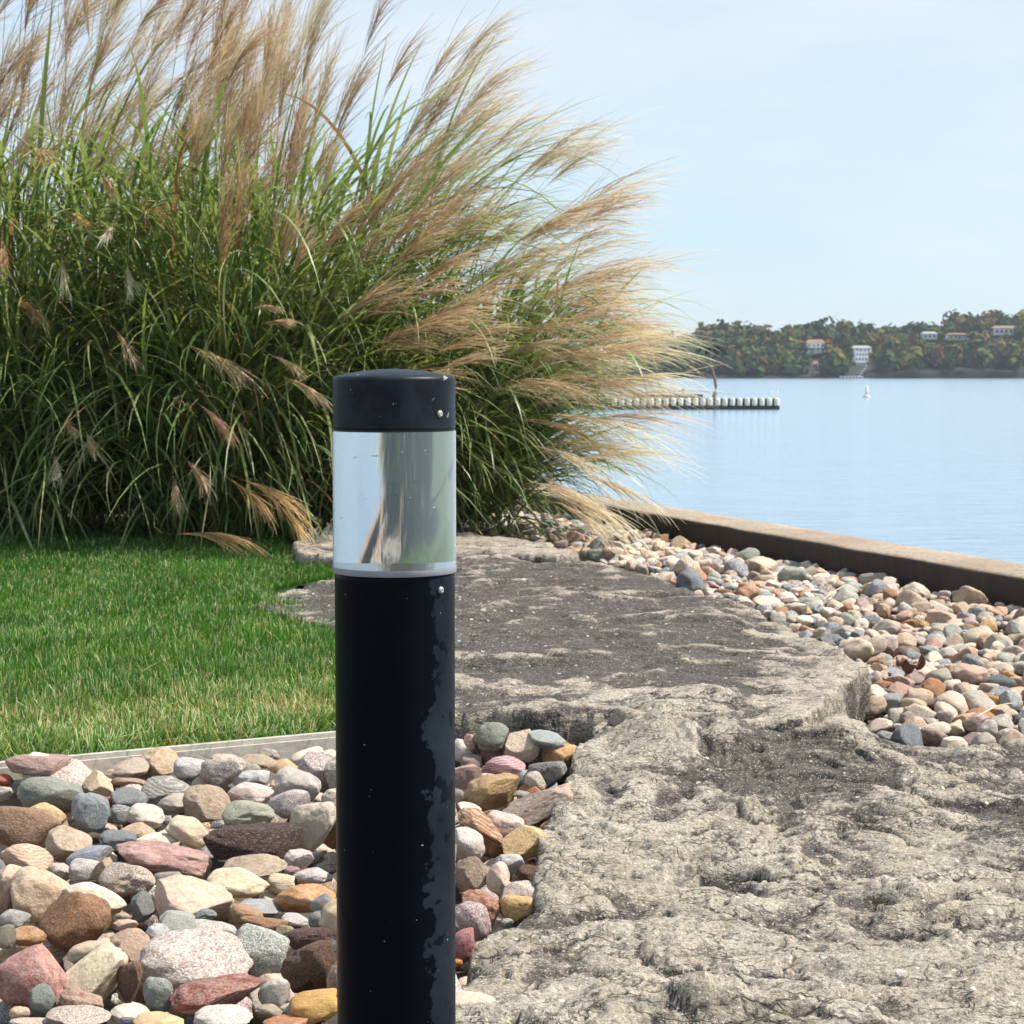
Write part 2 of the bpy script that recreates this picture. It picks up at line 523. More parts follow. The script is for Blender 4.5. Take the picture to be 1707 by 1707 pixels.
# blades
rg = np.random.RandomState(11)
def scatter_blades(xr, yr, n, hmin, hmax, wid, seed):
    r = np.random.RandomState(seed)
    x = r.uniform(*xr, n); y = r.uniform(*yr, n)
    s = poly_sd(x, y, LAWN)
    k = s > 0.0 
    x, y, s = x[k], y[k], s[k]
    n = len(x)
    clump = fbm(x * 7, y * 7, 3, 21)
    hh = r.uniform(hmin, hmax, n) * (1 + 0.5 * clump) * np.where(s < 0.05, 0.75, 1.0)
    # distance from the front edging: drier, shaggier grass near it
    front = np.clip(((x - ea[0]) * -ed[1] + (y - ea[1]) * ed[0]), 0, 9)
    az = r.uniform(0, 2 * np.pi, n)
    comb = fbm(x * 3, y * 3, 2, 33) * 5
    lean = r.gamma(2.0, 0.17, n) + 0.22 * np.exp(-front / 0.5)
    az = np.where(r.rand(n) < 0.45, comb, az)
    S = 4
    tt = np.linspace(0, 1, S)
    P = np.zeros((n, S, 3))
    bend = np.tan(np.clip(lean, 0, 1.25))
    P[:, :, 0] = x[:, None] + (hh * bend * np.cos(az))[:, None] * tt ** 1.7 * 0.8
    P[:, :, 1] = y[:, None] + (hh * bend * np.sin(az))[:, None] * tt ** 1.7 * 0.8
    P[:, :, 2] = lawn_h(x, y)[:, None] + hh[:, None] * tt * (1 - 0.25 * lean[:, None].clip(0, 1) * tt)
    sa = az + np.pi / 2 + r.normal(0, 0.6, n)
    side = np.stack([np.cos(sa), np.sin(sa), np.zeros(n)], -1)
    W = (wid * r.uniform(0.6, 1.25, n))[:, None] * np.array([1.0, 0.95, 0.7, 0.22])[None, :]
    V, Q = ribbons(P, W, side)
    # colours
    g = np.zeros((n, 3))
    m = np.clip(0.5 + 0.9 * fbm(x * 2.2, y * 2.2, 3, 51) + r.normal(0, 0.22, n), 0, 1)[:, None]
    g = np.array([0.030, 0.115, 0.010]) * (1 - m) + np.array([0.075, 0.205, 0.018]) * m
    fr_ = np.exp(-(front / 0.9) ** 2)[:, None]
    g = g * (1 - 0.4 * fr_) + np.array([0.13, 0.25, 0.04]) * 0.4 * fr_
    teal = (r.rand(n) < 0.10)[:, None]
    g = np.where(teal, np.array([0.07, 0.17, 0.08]), g)
    dryp = 0.03 + 0.42 * np.exp(-((front - 0.45) / 0.38) ** 2) * (0.5 + np.clip(fbm(x * 4, y * 4, 2, 77) * 2, -0.4, 0.9))
    dry = (r.rand(n) < dryp)[:, None]
    g = np.where(dry, np.array([0.40, 0.33, 0.17]) * r.uniform(0.6, 1.2, (n, 1)), g)
    g = g * np.array([1.28, 1.18, 1.1])
    C = np.repeat(g[:, None, :], S, axis=1)
    C[:, 0] *= 0.75
    tip = (r.rand(n) < 0.20 + 0.3 * np.exp(-(front / 0.8) ** 2))
    C[tip, 3] = np.array([0.66, 0.66, 0.34])
    C[tip, 2] = C[tip, 2] * 0.75 + np.array([0.4, 0.45, 0.2]) * 0.25
    C = np.repeat(C, 2, axis=1) if False else np.stack([C, C], axis=2).reshape(-1, 3)
    return V, Q, C
parts = [scatter_blades((-2.2, 0.1), (4.9, 7.6), 105000, 0.032, 0.105, 0.0026, 1),
         scatter_blades((-2.6, 0.1), (7.6, 10.0), 75000, 0.030, 0.075, 0.0029, 2),
         scatter_blades((-3.9, 0.1), (10.0, 14.0), 80000, 0.03, 0.068, 0.0032, 3),
         scatter_blades((-9.0, -2.2), (3.6, 10.0), 60000, 0.03, 0.065, 0.0048, 4)]
off = 0; VV, QQ, CC = [], [], []
for v, q_, c_ in parts:
    VV.append(v); QQ.append(q_ + off); CC.append(c_); off += len(v)
lawn = link('lawn_grass', np_mesh('lawn_grass', np.concatenate(VV), np.concatenate(QQ), col=np.concatenate(CC)), M['blade'])
tag(lawn, 'short mown green lawn with pale clipped tips between the tall reeds and the cobbles', 'grass', kind='stuff')

# small tuft beside the bollard at the end of the edging
def tuft(cx, cy, z, n, rad, h, name, label):
    r = np.random.RandomState(int(abs(cx) * 1000) % 999)
    x = cx + r.normal(0, rad, n); y = cy + r.normal(0, rad, n)
    az = r.uniform(0, 2 * np.pi, n); hh = h * r.uniform(0.5, 1.1, n)
    tt = np.linspace(0, 1, 5)
    P = np.zeros((n, 5, 3)); k = hh * r.uniform(0.3, 1.3, n)
    P[:, :, 0] = x[:, None] + (k * np.cos(az))[:, None] * tt ** 1.6
    P[:, :, 1] = y[:, None] + (k * np.sin(az))[:, None] * tt ** 1.6
    P[:, :, 2] = z + hh[:, None] * tt * (1 - 0.2 * tt)
    side = np.stack([-np.sin(az), np.cos(az), 0 * az], -1)
    V, Q = ribbons(P, 0.0022 * np.array([1, 1, .9, .6, .1])[None, :] * np.ones((n, 1)), side)
    g = np.array([0.07, 0.17, 0.03]) * r.uniform(0.7, 1.6, (n, 1))
    g = np.where((r.rand(n) < 0.2)[:, None], np.array([0.42, 0.36, 0.18]), g)
    o = link(name, np_mesh(name, V, Q, col=np.repeat(g, 10, axis=0)), M['blade'])
    tag(o, label, 'grass tuft')
tp = on_z(786, 1200, 0.0)
tuft(tp[0], tp[1], -0.01, 160, 0.035, 0.06, 'grass_tuft', 'small tuft of green grass at the corner where edging meets the ledge of the slab')

# lawn edging
M['edging'] = simple('edging_strip', (0.40, 0.365, 0.31), 0.8, 30, 0.35, 0, 0.3)
M['black_plastic'] = simple('black_plastic', (0.015, 0.015, 0.016), 0.5)
en = np.array([-ed[1], ed[0]])
def strip(bm, s0, s1, off0, off1, z0, z1):
    a = ea + ed * s0; b = ea + ed * s1
    vs = []
    for p in (a, b):
        for o_ in (off0, off1):
            q_ = p + en * o_
            for z in (z0, z1): vs.append(bm.verts.new((q_[0], q_[1], z)))
    # order: a0z0 a0z1 a1z0 a1z1 b0z0 b0z1 b1z0 b1z1
    for f in ((0, 1, 5, 4), (2, 6, 7, 3), (1, 3, 7, 5), (0, 4, 6, 2), (0, 2, 3, 1), (4, 5, 7, 6)):
        bm.faces.new([vs[k] for k in f])
EL = float(np.linalg.norm(eb - ea))
edg = empty('lawn_edging', (float(ea[0]), float(ea[1]), -0.1))
tag(edg, 'pale straight edging strip with a raised bead between lawn and cobbles', 'edging')
bm = bmesh.new(); strip(bm, -6, EL - 0.02, -0.012, 0.0, -0.14, 0.006)
bmesh.ops.bevel(bm, geom=list(bm.edges), offset=0.002, segments=2); link('face_board', bm_mesh('face_board', bm), M['edging'], edg)
bm = bmesh.new(); strip(bm, -6, EL - 0.02, 0.001, 0.022, -0.10, 0.018)
bmesh.ops.bevel(bm, geom=list(bm.edges), offset=0.004, segments=3); link('top_bead', bm_mesh('top_bead', bm), M['edging'], edg)
bm = bmesh.new(); strip(bm, EL - 0.42, EL - 0.01, 0.024, 0.040, -0.10, 0.027)
link('black_liner', bm_mesh('black_liner', bm), M['black_plastic'], edg)

# ------------------------------------------------------------------ seawall
t = NT('seawall_concrete')
c = t.coord()
n1 = t.noise(c, 3, 6, 0.65)
n2 = t.noise(c, 45, 5, 0.7)
st = t.node('ShaderNodeMapping', {'Vector': c, 'Scale': (9, 9, 0.8)}).outputs[0]
n3 = t.noise(st, 2.0, 4, 0.6)
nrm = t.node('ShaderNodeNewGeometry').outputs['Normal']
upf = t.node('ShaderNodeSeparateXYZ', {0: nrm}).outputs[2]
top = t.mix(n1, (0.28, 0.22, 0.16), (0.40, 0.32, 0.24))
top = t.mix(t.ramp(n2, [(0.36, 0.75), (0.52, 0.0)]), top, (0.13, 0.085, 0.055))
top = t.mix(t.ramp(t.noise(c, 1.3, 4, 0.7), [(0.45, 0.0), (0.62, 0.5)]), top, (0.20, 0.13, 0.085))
side = t.mix(n3, (0.018, 0.013, 0.010), (0.065, 0.048, 0.038))  # wall face: shade of the unlit side put into its colour
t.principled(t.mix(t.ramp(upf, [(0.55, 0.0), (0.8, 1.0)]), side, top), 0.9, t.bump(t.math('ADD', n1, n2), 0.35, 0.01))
M['seawall'] = t.m
NS = 420
ss = np.linspace(-9, 60, NS)
prof = [(0.012, -1.3), (0.012, -0.02), (0.0, WZ - 0.03), (0.006, WZ - 0.009), (0.03, WZ), (0.25, WZ + 0.004), (WALLW - 0.03, WZ), (WALLW - 0.006, WZ - 0.012), (WALLW, WZ - 0.04), (WALLW, -1.3)]
V = []
for s in ss:
    for k, (o_, z) in enumerate(prof):
        p = wall_pt(s, o_)
        j = 0.010 * mnoise.noise(Vector((s * 2.2, k * 0.3, 3))) + 0.007 * mnoise.noise(Vector((s * 9, k, 8)))
        V.append((p[0] + wn_[0] * j, p[1] + wn_[1] * j, z + (0.5 * j if 1 < k < 8 else 0)))
V = np.array(V); K = len(prof)
b = (np.arange(NS - 1) * K)[:, None] + np.arange(K - 1)[None, :]
Q = np.stack([b, b + K, b + K + 1, b + 1], -1).reshape(-1, 4)
sw = link('seawall', np_mesh('seawall', V, Q), M['seawall'])
tag(sw, 'long low concrete seawall with tan top and shade-darkened side along the lake', 'seawall')

# ------------------------------------------------------------------ rock slabs
def make_slab(name, poly_px, zpl, zfun, edge, xr, yr, dx, dy, mat, label, seed, staf, amp=1.0, depth=0.16, octs=5, hk=0.38, grit=0.35, plates=(), nplates=0):
    plates = list(plates)
    poly = [tuple(on_z(p[0], p[1], p[2] if len(p) > 2 else zpl)[:2]) for p in poly_px]
    xs = np.arange(xr[0], xr[1], dx); ys = np.arange(yr[0], yr[1], dy)
    X, Y = np.meshgrid(xs, ys)
    wx = 0.03 * fbm(X * 6, Y * 6, 4, seed + 3); wy = 0.05 * fbm(X * 6 + 40, Y * 6, 4, seed + 4)
    sd_ = poly_sd(X + wx, Y + wy, poly)
    ux = X + 0.20 * fbm(X * 2, Y * 2, 3, seed + 7); uy = Y + 0.30 * fbm(X * 2 + 9, Y * 2, 3, seed + 8)
    base = 0.034 * fbm(X * 1.4, Y * 1.0, 3, seed)
    def terr(n, k, sharp, lean):
        tt = n * k; fl = np.floor(tt); fr = tt - fl
        st = sstep(0.5 - sharp, 0.5 + sharp, fr)
        # each layer dips a little before the next one starts: flakes that lift at their rim
        return (fl + st + lean * (fr - st)) / k, np.exp(-((fr - 0.5 + sharp * 0.7) / (sharp * 1.5)) ** 2)
    m1 = sstep(-0.25, 0.25, fbm(X * 3 + 3, Y * 3, 3, seed + 13))
    lay, c1 = terr(fbm(ux * 2.5, uy * 3.6, octs, seed + 1, 0.52), 8, 0.045, 0.35)
    lay2, c2 = terr(fbm(ux * 8, uy * 10, 4, seed + 2, 0.5), 5, 0.06, 0.45)
    n_plate = fbm(X * 11 + 2, Y * 13, 4, seed + 19, 0.6)
    rid = (1 - np.abs(fbm(ux * 15, uy * 20, 4, seed + 5, 0.65)) * 2)
    fine = -0.0035 * rid + 0.0035 * fbm(X * 55, Y * 60, 3, seed + 6)
    pitn = fbm(ux * 8 + 5, uy * 9, 4, seed + 9, 0.6)
    pits = -0.018 * sstep(0.28, 0.5, pitn)
    ms = 0.35 + 0.65 * sstep(-0.2, 0.3, fbm(X * 2.1 + 7, Y * 2.1, 3, seed + 14))
    Z = zfun(X, Y) + amp * (base + 0.17 * lay * (0.45 + 0.55 * m1) + 0.042 * lay2 * ms + fine + pits)
    rpl = np.random.RandomState(seed + 40)
    pl_e = np.zeros_like(Z)
    for (qx, qy, qa, qb, qh) in plates + [(rpl.uniform(*xr), rpl.uniform(*yr), rpl.uniform(0.06, 0.17), rpl.uniform(0.05, 0.13), rpl.uniform(0.007, 0.016)) for _ in range(nplates)]:
        th = rpl.uniform(-0.35, 0.35)
        dx_, dy_ = ux - qx - (0.20 * fbm(np.array([[qx * 2]]), np.array([[qy * 2]]), 3, seed + 7))[0, 0], uy - qy - (0.30 * fbm(np.array([[qx * 2 + 9]]), np.array([[qy * 2]]), 3, seed + 8))[0, 0]
        u_ = (dx_ * math.cos(th) + dy_ * math.sin(th)) / qa; v_ = (-dx_ * math.sin(th) + dy_ * math.cos(th)) / qb
        wob = 0.22 * n_plate
        d_ = 1 - np.sqrt(u_ * u_ + v_ * v_) + wob
        soft = 0.07 + 0.55 * sstep(-0.1, 0.7, v_)
        Z = Z + qh * amp * 1.5 * sstep(0, 1, d_ / soft)
        pl_e = np.maximum(pl_e, np.exp(-((d_ + 0.03) / 0.05) ** 2) * sstep(0.2, -0.3, v_))
    crk = np.maximum(np.maximum(c1 * m1, c2 * ms * 0.8) * sstep(-0.3, 0.15, fbm(X * 5, Y * 6, 3, seed + 15)), pl_e)
    rnd = np.sqrt(np.clip(sd_ / (edge * 2.0), 0, 1))
    Z = Z - (1 - rnd) * 0.008
    for _ in range(1):
        Z = (np.roll(Z, 1, 0) + 2 * Z + np.roll(Z, -1, 0)) / 4
        Z = (np.roll(Z, 1, 1) + 2 * Z + np.roll(Z, -1, 1)) / 4
    g1 = fbm(X * 20 + 3, Y * 30, 4, seed + 16, 0.6); g2 = fbm(ux * 15, uy * 26, 3, seed + 17)
    Z = Z + grit * (0.011 * np.abs(g1) + 0.006 * fbm(X * 70, Y * 80, 2, seed + 18) - 0.012 * sstep(0.25, 0.4, g2))
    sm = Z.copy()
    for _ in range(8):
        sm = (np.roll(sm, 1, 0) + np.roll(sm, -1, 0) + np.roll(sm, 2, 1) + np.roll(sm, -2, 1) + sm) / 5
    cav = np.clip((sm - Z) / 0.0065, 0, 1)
    cav = np.clip(np.maximum(cav * 0.85, crk), 0, 1)  # darker in pits, along step edges and plate fronts
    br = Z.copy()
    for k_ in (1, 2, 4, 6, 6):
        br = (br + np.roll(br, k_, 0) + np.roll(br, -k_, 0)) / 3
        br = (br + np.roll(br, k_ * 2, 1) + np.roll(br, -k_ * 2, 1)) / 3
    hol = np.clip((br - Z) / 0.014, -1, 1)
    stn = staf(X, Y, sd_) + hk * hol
    # the band outside the outline is folded down into the slab's side
    B = 0.075
    gy_, gx_ = np.gradient(poly_sd(X, Y, poly), dy, dx)
    gl = np.hypot(gx_, gy_) + 1e-6
    outm = sd_ < 0
    dn = np.clip(-sd_ / B, 0, 1)
    strat = 0.012 * np.abs(perlin(X * 4 + 50, dn * 7 + 0 * Y, seed % 30)) + 0.008 * perlin(X * 14, Y * 14 + dn * 9, 3)
    pull = np.where(outm, -sd_ - strat * sstep(0.0, 0.25, dn), 0)
    Xo = X + gx_ / gl * pull; Yo = Y + gy_ / gl * pull
    Z = np.where(outm, Z - depth * dn, Z)
    cav = np.where(outm, 0.08 + 0.3 * (perlin(X * 3 + 9, dn * 9, 5) > 0.1), cav)
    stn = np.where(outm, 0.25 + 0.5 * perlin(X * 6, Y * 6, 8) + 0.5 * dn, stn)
    inside = sd_ > -B
    ny, nx = X.shape
    ii = np.arange(nx * ny).reshape(ny, nx)
    q = np.stack([ii[:-1, :-1], ii[:-1, 1:], ii[1:, 1:], ii[1:, :-1]], -1).reshape(-1, 4)
    q = q[inside.ravel()[q].all(axis=1)]
    used = np.zeros(nx * ny, bool); used[q.ravel()] = True
    remap = np.cumsum(used) - 1
    V = np.stack([Xo, Yo, Z], -1).reshape(-1, 3)[used]
    me = np_mesh(name, V, remap[q], extra={'stain': stn.ravel()[used], 'crevice_dark': cav.ravel()[used]})
    o = link(name, me, mat)
    tag(o, label, 'rock slab')
    return poly, (xs, ys, Z, sd_)

UP = [(415, 984), (480, 962), (560, 944), (700, 930), (850, 930), (935, 935), (1060, 947), (1130, 975), (1240, 1012), (1330, 1050), (1400, 1082),
      (1444, 1112), (1340, 1197), (1200, 1200), (1080, 1192), (900, 1187), (755, 1183), (690, 1140), (620, 1075), (555, 1026), (480, 1004)]
def up_stain(X, Y, sd_):
    n = fbm(X * 2.0, Y * 2.2, 5, 91, 0.6)
    cx = (X * 3400 / Y)            # px offset from the picture centre line at that place
    right = sstep(330, 520, cx + 120 * n)
    front = sstep(6.3, 5.75, Y + 0.3 * n)
    far = sstep(8.5, 10.5, Y)
    return np.clip(0.92 + 1.1 * n + 0.8 * fbm(X * 8, Y * 9, 4, 93) - 0.8 * right - 0.42 * front - 0.25 * far - 0.25 * sstep(0.12, 0.0, sd_), -0.3, 1.0)
polyU, gU = make_slab('upper_rock_slab', UP, 0.08, lambda X, Y: 0.085 - 0.055 * sstep(-0.35, -0.85, X), 0.012, (-1.6, 1.6), (5.2, 11.2), 0.0065, 0.0115, M['slab_up'],
          'wide dark-stained flat limestone slab stepping up behind the bollard beside the lawn', 100, up_stain, 0.38, 0.22, 5, 0.5, 0.35, [], 26)
LOW = [(1060, 1196, .03), (1330, 1186, .03), (1420, 1196, .02), (1500, 1222, .0), (1600, 1236, -.01), (1707, 1242, -.01), (2100, 1262), (2900, 1500), (2900, 2300), (1200, 2600), (700, 2500), (712, 1760, -.04),
       (738, 1660, -.04), (788, 1580, -.04), (850, 1550, -.04), (905, 1480, -.035), (893, 1430, -.03), (912, 1390, -.03), (938, 1330, -.02), (955, 1275, .0), (965, 1243, .015), (1000, 1222, .02)]
def low_z(X, Y):
    return -0.035 + 0.062 * sstep(4.3, 5.5, Y) + 0.078 * sstep(0.22, 0.42, X) * (1 - sstep(0.55, 0.74, X)) * sstep(4.9, 5.4, Y) - 0.045 * sstep(0.75, 1.2, X) * sstep(4.9, 5.5, Y)
def low_stain(X, Y, sd_):
    n = fbm(X * 2.4, Y * 1.7, 4, 191)
    back = sstep(4.25, 4.9, Y + 0.35 * n) * sstep(0.35, 0.8, X + 0.2 * n)
    return np.clip(0.17 + 0.8 * n + 0.4 * fbm(X * 10, Y * 8, 3, 97) + 0.45 * back, -0.3, 1.0)
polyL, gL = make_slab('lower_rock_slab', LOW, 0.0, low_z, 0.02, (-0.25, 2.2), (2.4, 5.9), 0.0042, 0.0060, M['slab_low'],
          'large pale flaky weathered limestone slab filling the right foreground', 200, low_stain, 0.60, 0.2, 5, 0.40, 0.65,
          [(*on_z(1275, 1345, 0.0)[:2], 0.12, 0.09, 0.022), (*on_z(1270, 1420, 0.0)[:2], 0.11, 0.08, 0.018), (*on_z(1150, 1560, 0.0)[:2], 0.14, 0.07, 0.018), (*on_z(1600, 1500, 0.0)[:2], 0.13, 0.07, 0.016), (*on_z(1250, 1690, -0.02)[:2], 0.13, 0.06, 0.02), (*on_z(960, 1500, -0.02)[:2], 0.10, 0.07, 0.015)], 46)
BK = [(488, 908), (600, 893), (760, 890), (900, 902), (965, 925), (930, 931), (850, 927), (700, 924), (560, 928), (500, 922)]
polyB, gB = make_slab('far_rock_slab', BK, 0.06, lambda X, Y: 0.07 + 0 * X, 0.012, (-1.5, 0.7), (10.3, 12.6), 0.012, 0.02, M['slab_up'],
          'narrow pale brown rock slab lying at the foot of the tall grass', 300, lambda X, Y, s: -0.1 + 0.5 * fbm(X * 3, Y * 3, 3, 5), 0.4, 0.2)

# ------------------------------------------------------------------ river stones
def stone_shape(seed, sub, angular=0.0, nn=0.16):
    r = random.Random(seed)
    bm = bmesh.new()
    bmesh.ops.create_icosphere(bm, subdivisions=sub, radius=1)
    planes = []
    for _ in range(r.randint(4, 7)):
        d = Vector((r.gauss(0, 1), r.gauss(0, 1), r.gauss(0, 0.8))).normalized()
        planes.append((d, r.uniform(0.62, 0.9) - 0.16 * angular))
    off = Vector((r.uniform(0, 90), r.uniform(0, 90), r.uniform(0, 90)))
    e = r.uniform(0.78, 1.0)
    soft = 0.10 if angular < 0.3 else 0.03
    ax = Vector((r.uniform(-.25, .25), r.uniform(-.25, .25), 0))
    for v in bm.verts:
        p = v.co.copy()
        p = Vector([math.copysign(abs(c) ** e, c) for c in p])
        p *= 1 + nn * mnoise.noise(p * 1.1 + off) + nn * 0.45 * mnoise.noise(p * 2.6 + off)
        p.z *= 1 + ax.x * p.x
        p.y *= 1 + ax.y * p.x
        for d, h in planes:
            k = p.dot(d) - h
            if k > -soft:
                k2 = k if k > soft else (k + soft) ** 2 / (4 * soft)
                p -= d * k2 * (0.72 + 0.26 * angular)
        p *= 1 + (0.012 + 0.03 * angular) * mnoise.noise(p * 7 + off) + 0.006 * mnoise.noise(p * 18 + off)
        v.co = p
    mn = [min(v.co[i] for v in bm.verts) for i in range(3)]
    mxx = [max(v.co[i] for v in bm.verts) for i in range(3)]
    for v in bm.verts:
        v.co = Vector([(v.co[i] - (mn[i] + mxx[i]) / 2) / ((mxx[i] - mn[i]) / 2) for i in range(3)])
    return bm_mesh('stone_shape', bm, True)

HERO = [stone_shape(500 + k, 5, 0.0 if k % 3 else 0.45, 0.19) for k in range(16)]
HERO_ANG = [stone_shape(600 + k, 5, 1.0, 0.2) for k in range(7)]
BEDS = [stone_shape(700 + k, 4, 0.15 if k % 2 else 0.75, 0.22) for k in range(14)]
_variants = {}
def shape_with(me, kind):
    key = (me.name, kind)
    if key not in _variants:
        c = me.copy(); c.materials.clear(); c.materials.append(M[kind])
        _variants[key] = c
    return _variants[key]

STONES = []        # dicts, labels come at the end
def add_stone(name, me, kind, loc, dims, ang, col, area, cat, group, rz=0.0, rx=0.0):
    o = bpy.data.objects.new(name, shape_with(me, kind))
    COL.objects.link(o)
    o.location = loc
    o.scale = dims
    o.rotation_euler = (rx, ang, rz)
    o.color = (*col, 1)
    o['category'] = cat
    o['group'] = group
    STONES.append(dict(o=o, kind=kind, col=col, dims=dims, loc=Vector(loc), area=area, ang=me in HERO_ANG))
    return o

def bed_z(y):
    return -0.020 + 0.055 * (np.clip(y, 3, 5.4) - 5.4) / 2.4

# foreground cobbles as measured in the photograph: centre x, y, width, height (zoomed), tilt, colour, kind
LEFT = [
 (195,225,330,120,5,'a58a86','plain'),(222,222,205,90,8,'f2e9db','plain'),(335,300,430,180,10,'b8a89e','speckled'),(262,385,335,185,6,'848c84','plain'),
 (505,335,160,120,38,'d6bea0','mottled'),(462,480,195,215,0,'8a96a0','plain'),(235,490,205,135,18,'cdb07a','mottled'),(110,545,400,245,24,'8a6a52','plain'),
 (25,308,90,62,10,'a8573a','plain'),(20,372,100,75,0,'b0aaa5','speckled'),(820,222,215,160,0,'cdb193','mottled'),(640,262,250,105,-18,'b0a498','plain'),
 (965,250,170,120,0,'b5b8bc','speckled'),(655,322,190,66,0,'93705a','mottled'),(855,358,270,115,8,'8e8c88','banded'),(1135,268,250,158,0,'a89c98','speckled'),
 (1270,298,205,90,0,'d0d4de','plain'),(1320,212,215,74,0,'a89a86','plain'),(1440,242,160,84,0,'c8a87c','mottled'),(1562,182,175,60,-16,'e8dccb','plain'),
 (1622,262,225,200,0,'9b8e92','speckled'),(1510,335,245,160,14,'b8b4b2','plain'),(1275,378,235,125,5,'dcc8c0','speckled'),(1468,425,215,155,0,'aaa0a2','speckled'),
 (655,405,195,112,0,'7d858c','plain'),(545,424,70,66,0,'b86040','plain'),(1060,432,270,190,14,'a58f78','mottled'),(880,432,190,105,-12,'a8a39a','plain'),
 (615,482,104,104,0,'85868c','banded'),(740,492,195,115,8,'c8c0bc','mottled'),(1265,482,275,138,0,'9fa595','plain'),(1592,540,255,262,0,'c5bcae','mottled'),
 (1285,618,505,205,3,'55332c','rough'),(960,572,240,160,10,'dccab4','plain'),(700,562,185,70,0,'b39a7d','mottled'),(482,602,90,60,0,'6a5a50','rough'),
 (350,642,250,195,10,'b8a58f','mottled'),(600,608,195,88,0,'6f7984','plain'),(820,602,245,66,0,'e8dcc8','plain'),(452,692,235,108,-10,'8292aa','mottled'),
 (825,718,495,200,9,'ab807c','mottled'),(1520,706,158,104,0,'c4c0c0','speckled'),(1300,742,325,115,-3,'a09078','mottled'),(130,704,260,138,14,'c8a488','banded'),
 (432,762,165,115,0,'a3a5a5','speckled'),(300,772,120,92,0,'b8a6a2','speckled'),(650,815,295,165,5,'9f9280','speckled'),(852,812,155,96,0,'8f8f8c','plain'),
 (532,772,130,110,-38,'a68c68','mottled'),(1205,832,335,158,-6,'e6d8bc','plain'),(1592,792,205,86,0,'b8aeb0','speckled'),(1480,772,95,62,0,'9d7d85','plain'),
 (90,840,205,205,0,'dcc0ae','plain'),(200,905,325,275,18,'d3b79c','mottled'),(480,912,330,165,20,'eee0cc','plain'),(25,884,130,200,0,'b08f7e','mottled'),
 (388,1030,370,285,-32,'8c6442','plain'),(975,922,425,205,6,'d0b8a6','mottled'),(725,952,125,155,0,'75797c','plain'),(1540,912,325,155,-4,'b8823f','mottled'),
 (1430,832,145,105,0,'c8b898','banded'),(1310,962,235,92,0,'9aa0a8','plain'),(1042,990,125,62,0,'7e8792','plain'),(1252,992,175,105,20,'a5835f','plain'),
 (1342,1032,255,84,10,'98704e','plain'),(1502,1016,155,64,0,'b8b2b4','speckled'),(1645,950,145,135,0,'868a8c','plain'),(1650,1032,165,124,0,'788080','plain'),
 (902,1052,205,158,0,'9ba29f','plain'),(1072,1072,265,106,5,'a8a8a4','speckled'),(72,1012,175,104,0,'a0a2a4','plain'),(22,1102,115,124,0,'8f8b7d','plain'),
 (142,1102,185,104,0,'a87835','mottled'),(640,1042,135,64,0,'c5a090','speckled'),(672,1162,235,195,0,'b89e8e','plain'),(795,1102,135,125,0,'a2adb4','speckled'),
 (1322,1182,295,265,10,'94a09c','speckled'),(985,1242,595,292,0,'b5a9a2','speckled'),(1452,1092,115,94,0,'9a8f70','plain'),(1572,1112,245,135,0,'6a4038','rough'),
 (1570,1262,285,245,-20,'86604a','rough'),(1655,1290,185,285,0,'74502f','rough'),(165,1332,415,372,0,'a8706c','mottled'),(462,1182,225,124,-15,'bfae98','mottled'),
 (470,1325,440,250,-44,'ded2ba','plain'),(805,1402,155,195,0,'879292','plain'),(1100,1406,485,195,-4,'88463a','mottled'),(1392,1392,165,184,0,'c4c0b8','speckled'),
 (215,1432,140,165,8,'788883','plain'),(420,1420,240,120,20,'a07e6c','mottled'),(400,1505,330,120,0,'a8988c','speckled'),(642,1502,195,105,0,'d8d0c8','plain'),
 (1602,1455,265,175,-16,'c9a04e','plain'),(1130,1515,305,120,0,'c0c0bc','speckled'),(810,1532,265,95,4,'d4b78e','plain'),(662,1330,135,230,0,'7a5c4a','plain'),
 (1452,1532,235,66,0,'ad6a2a','mottled'),(1370,1484,150,84,0,'a89f8c','plain'),(1462,1472,95,64,0,'b5a698','speckled'),(102,1492,105,74,0,'c8b09c','plain'),
 (160,1535,235,66,0,'b8a498','speckled'),(650,1528,80,40,0,'666e78','plain'),
]
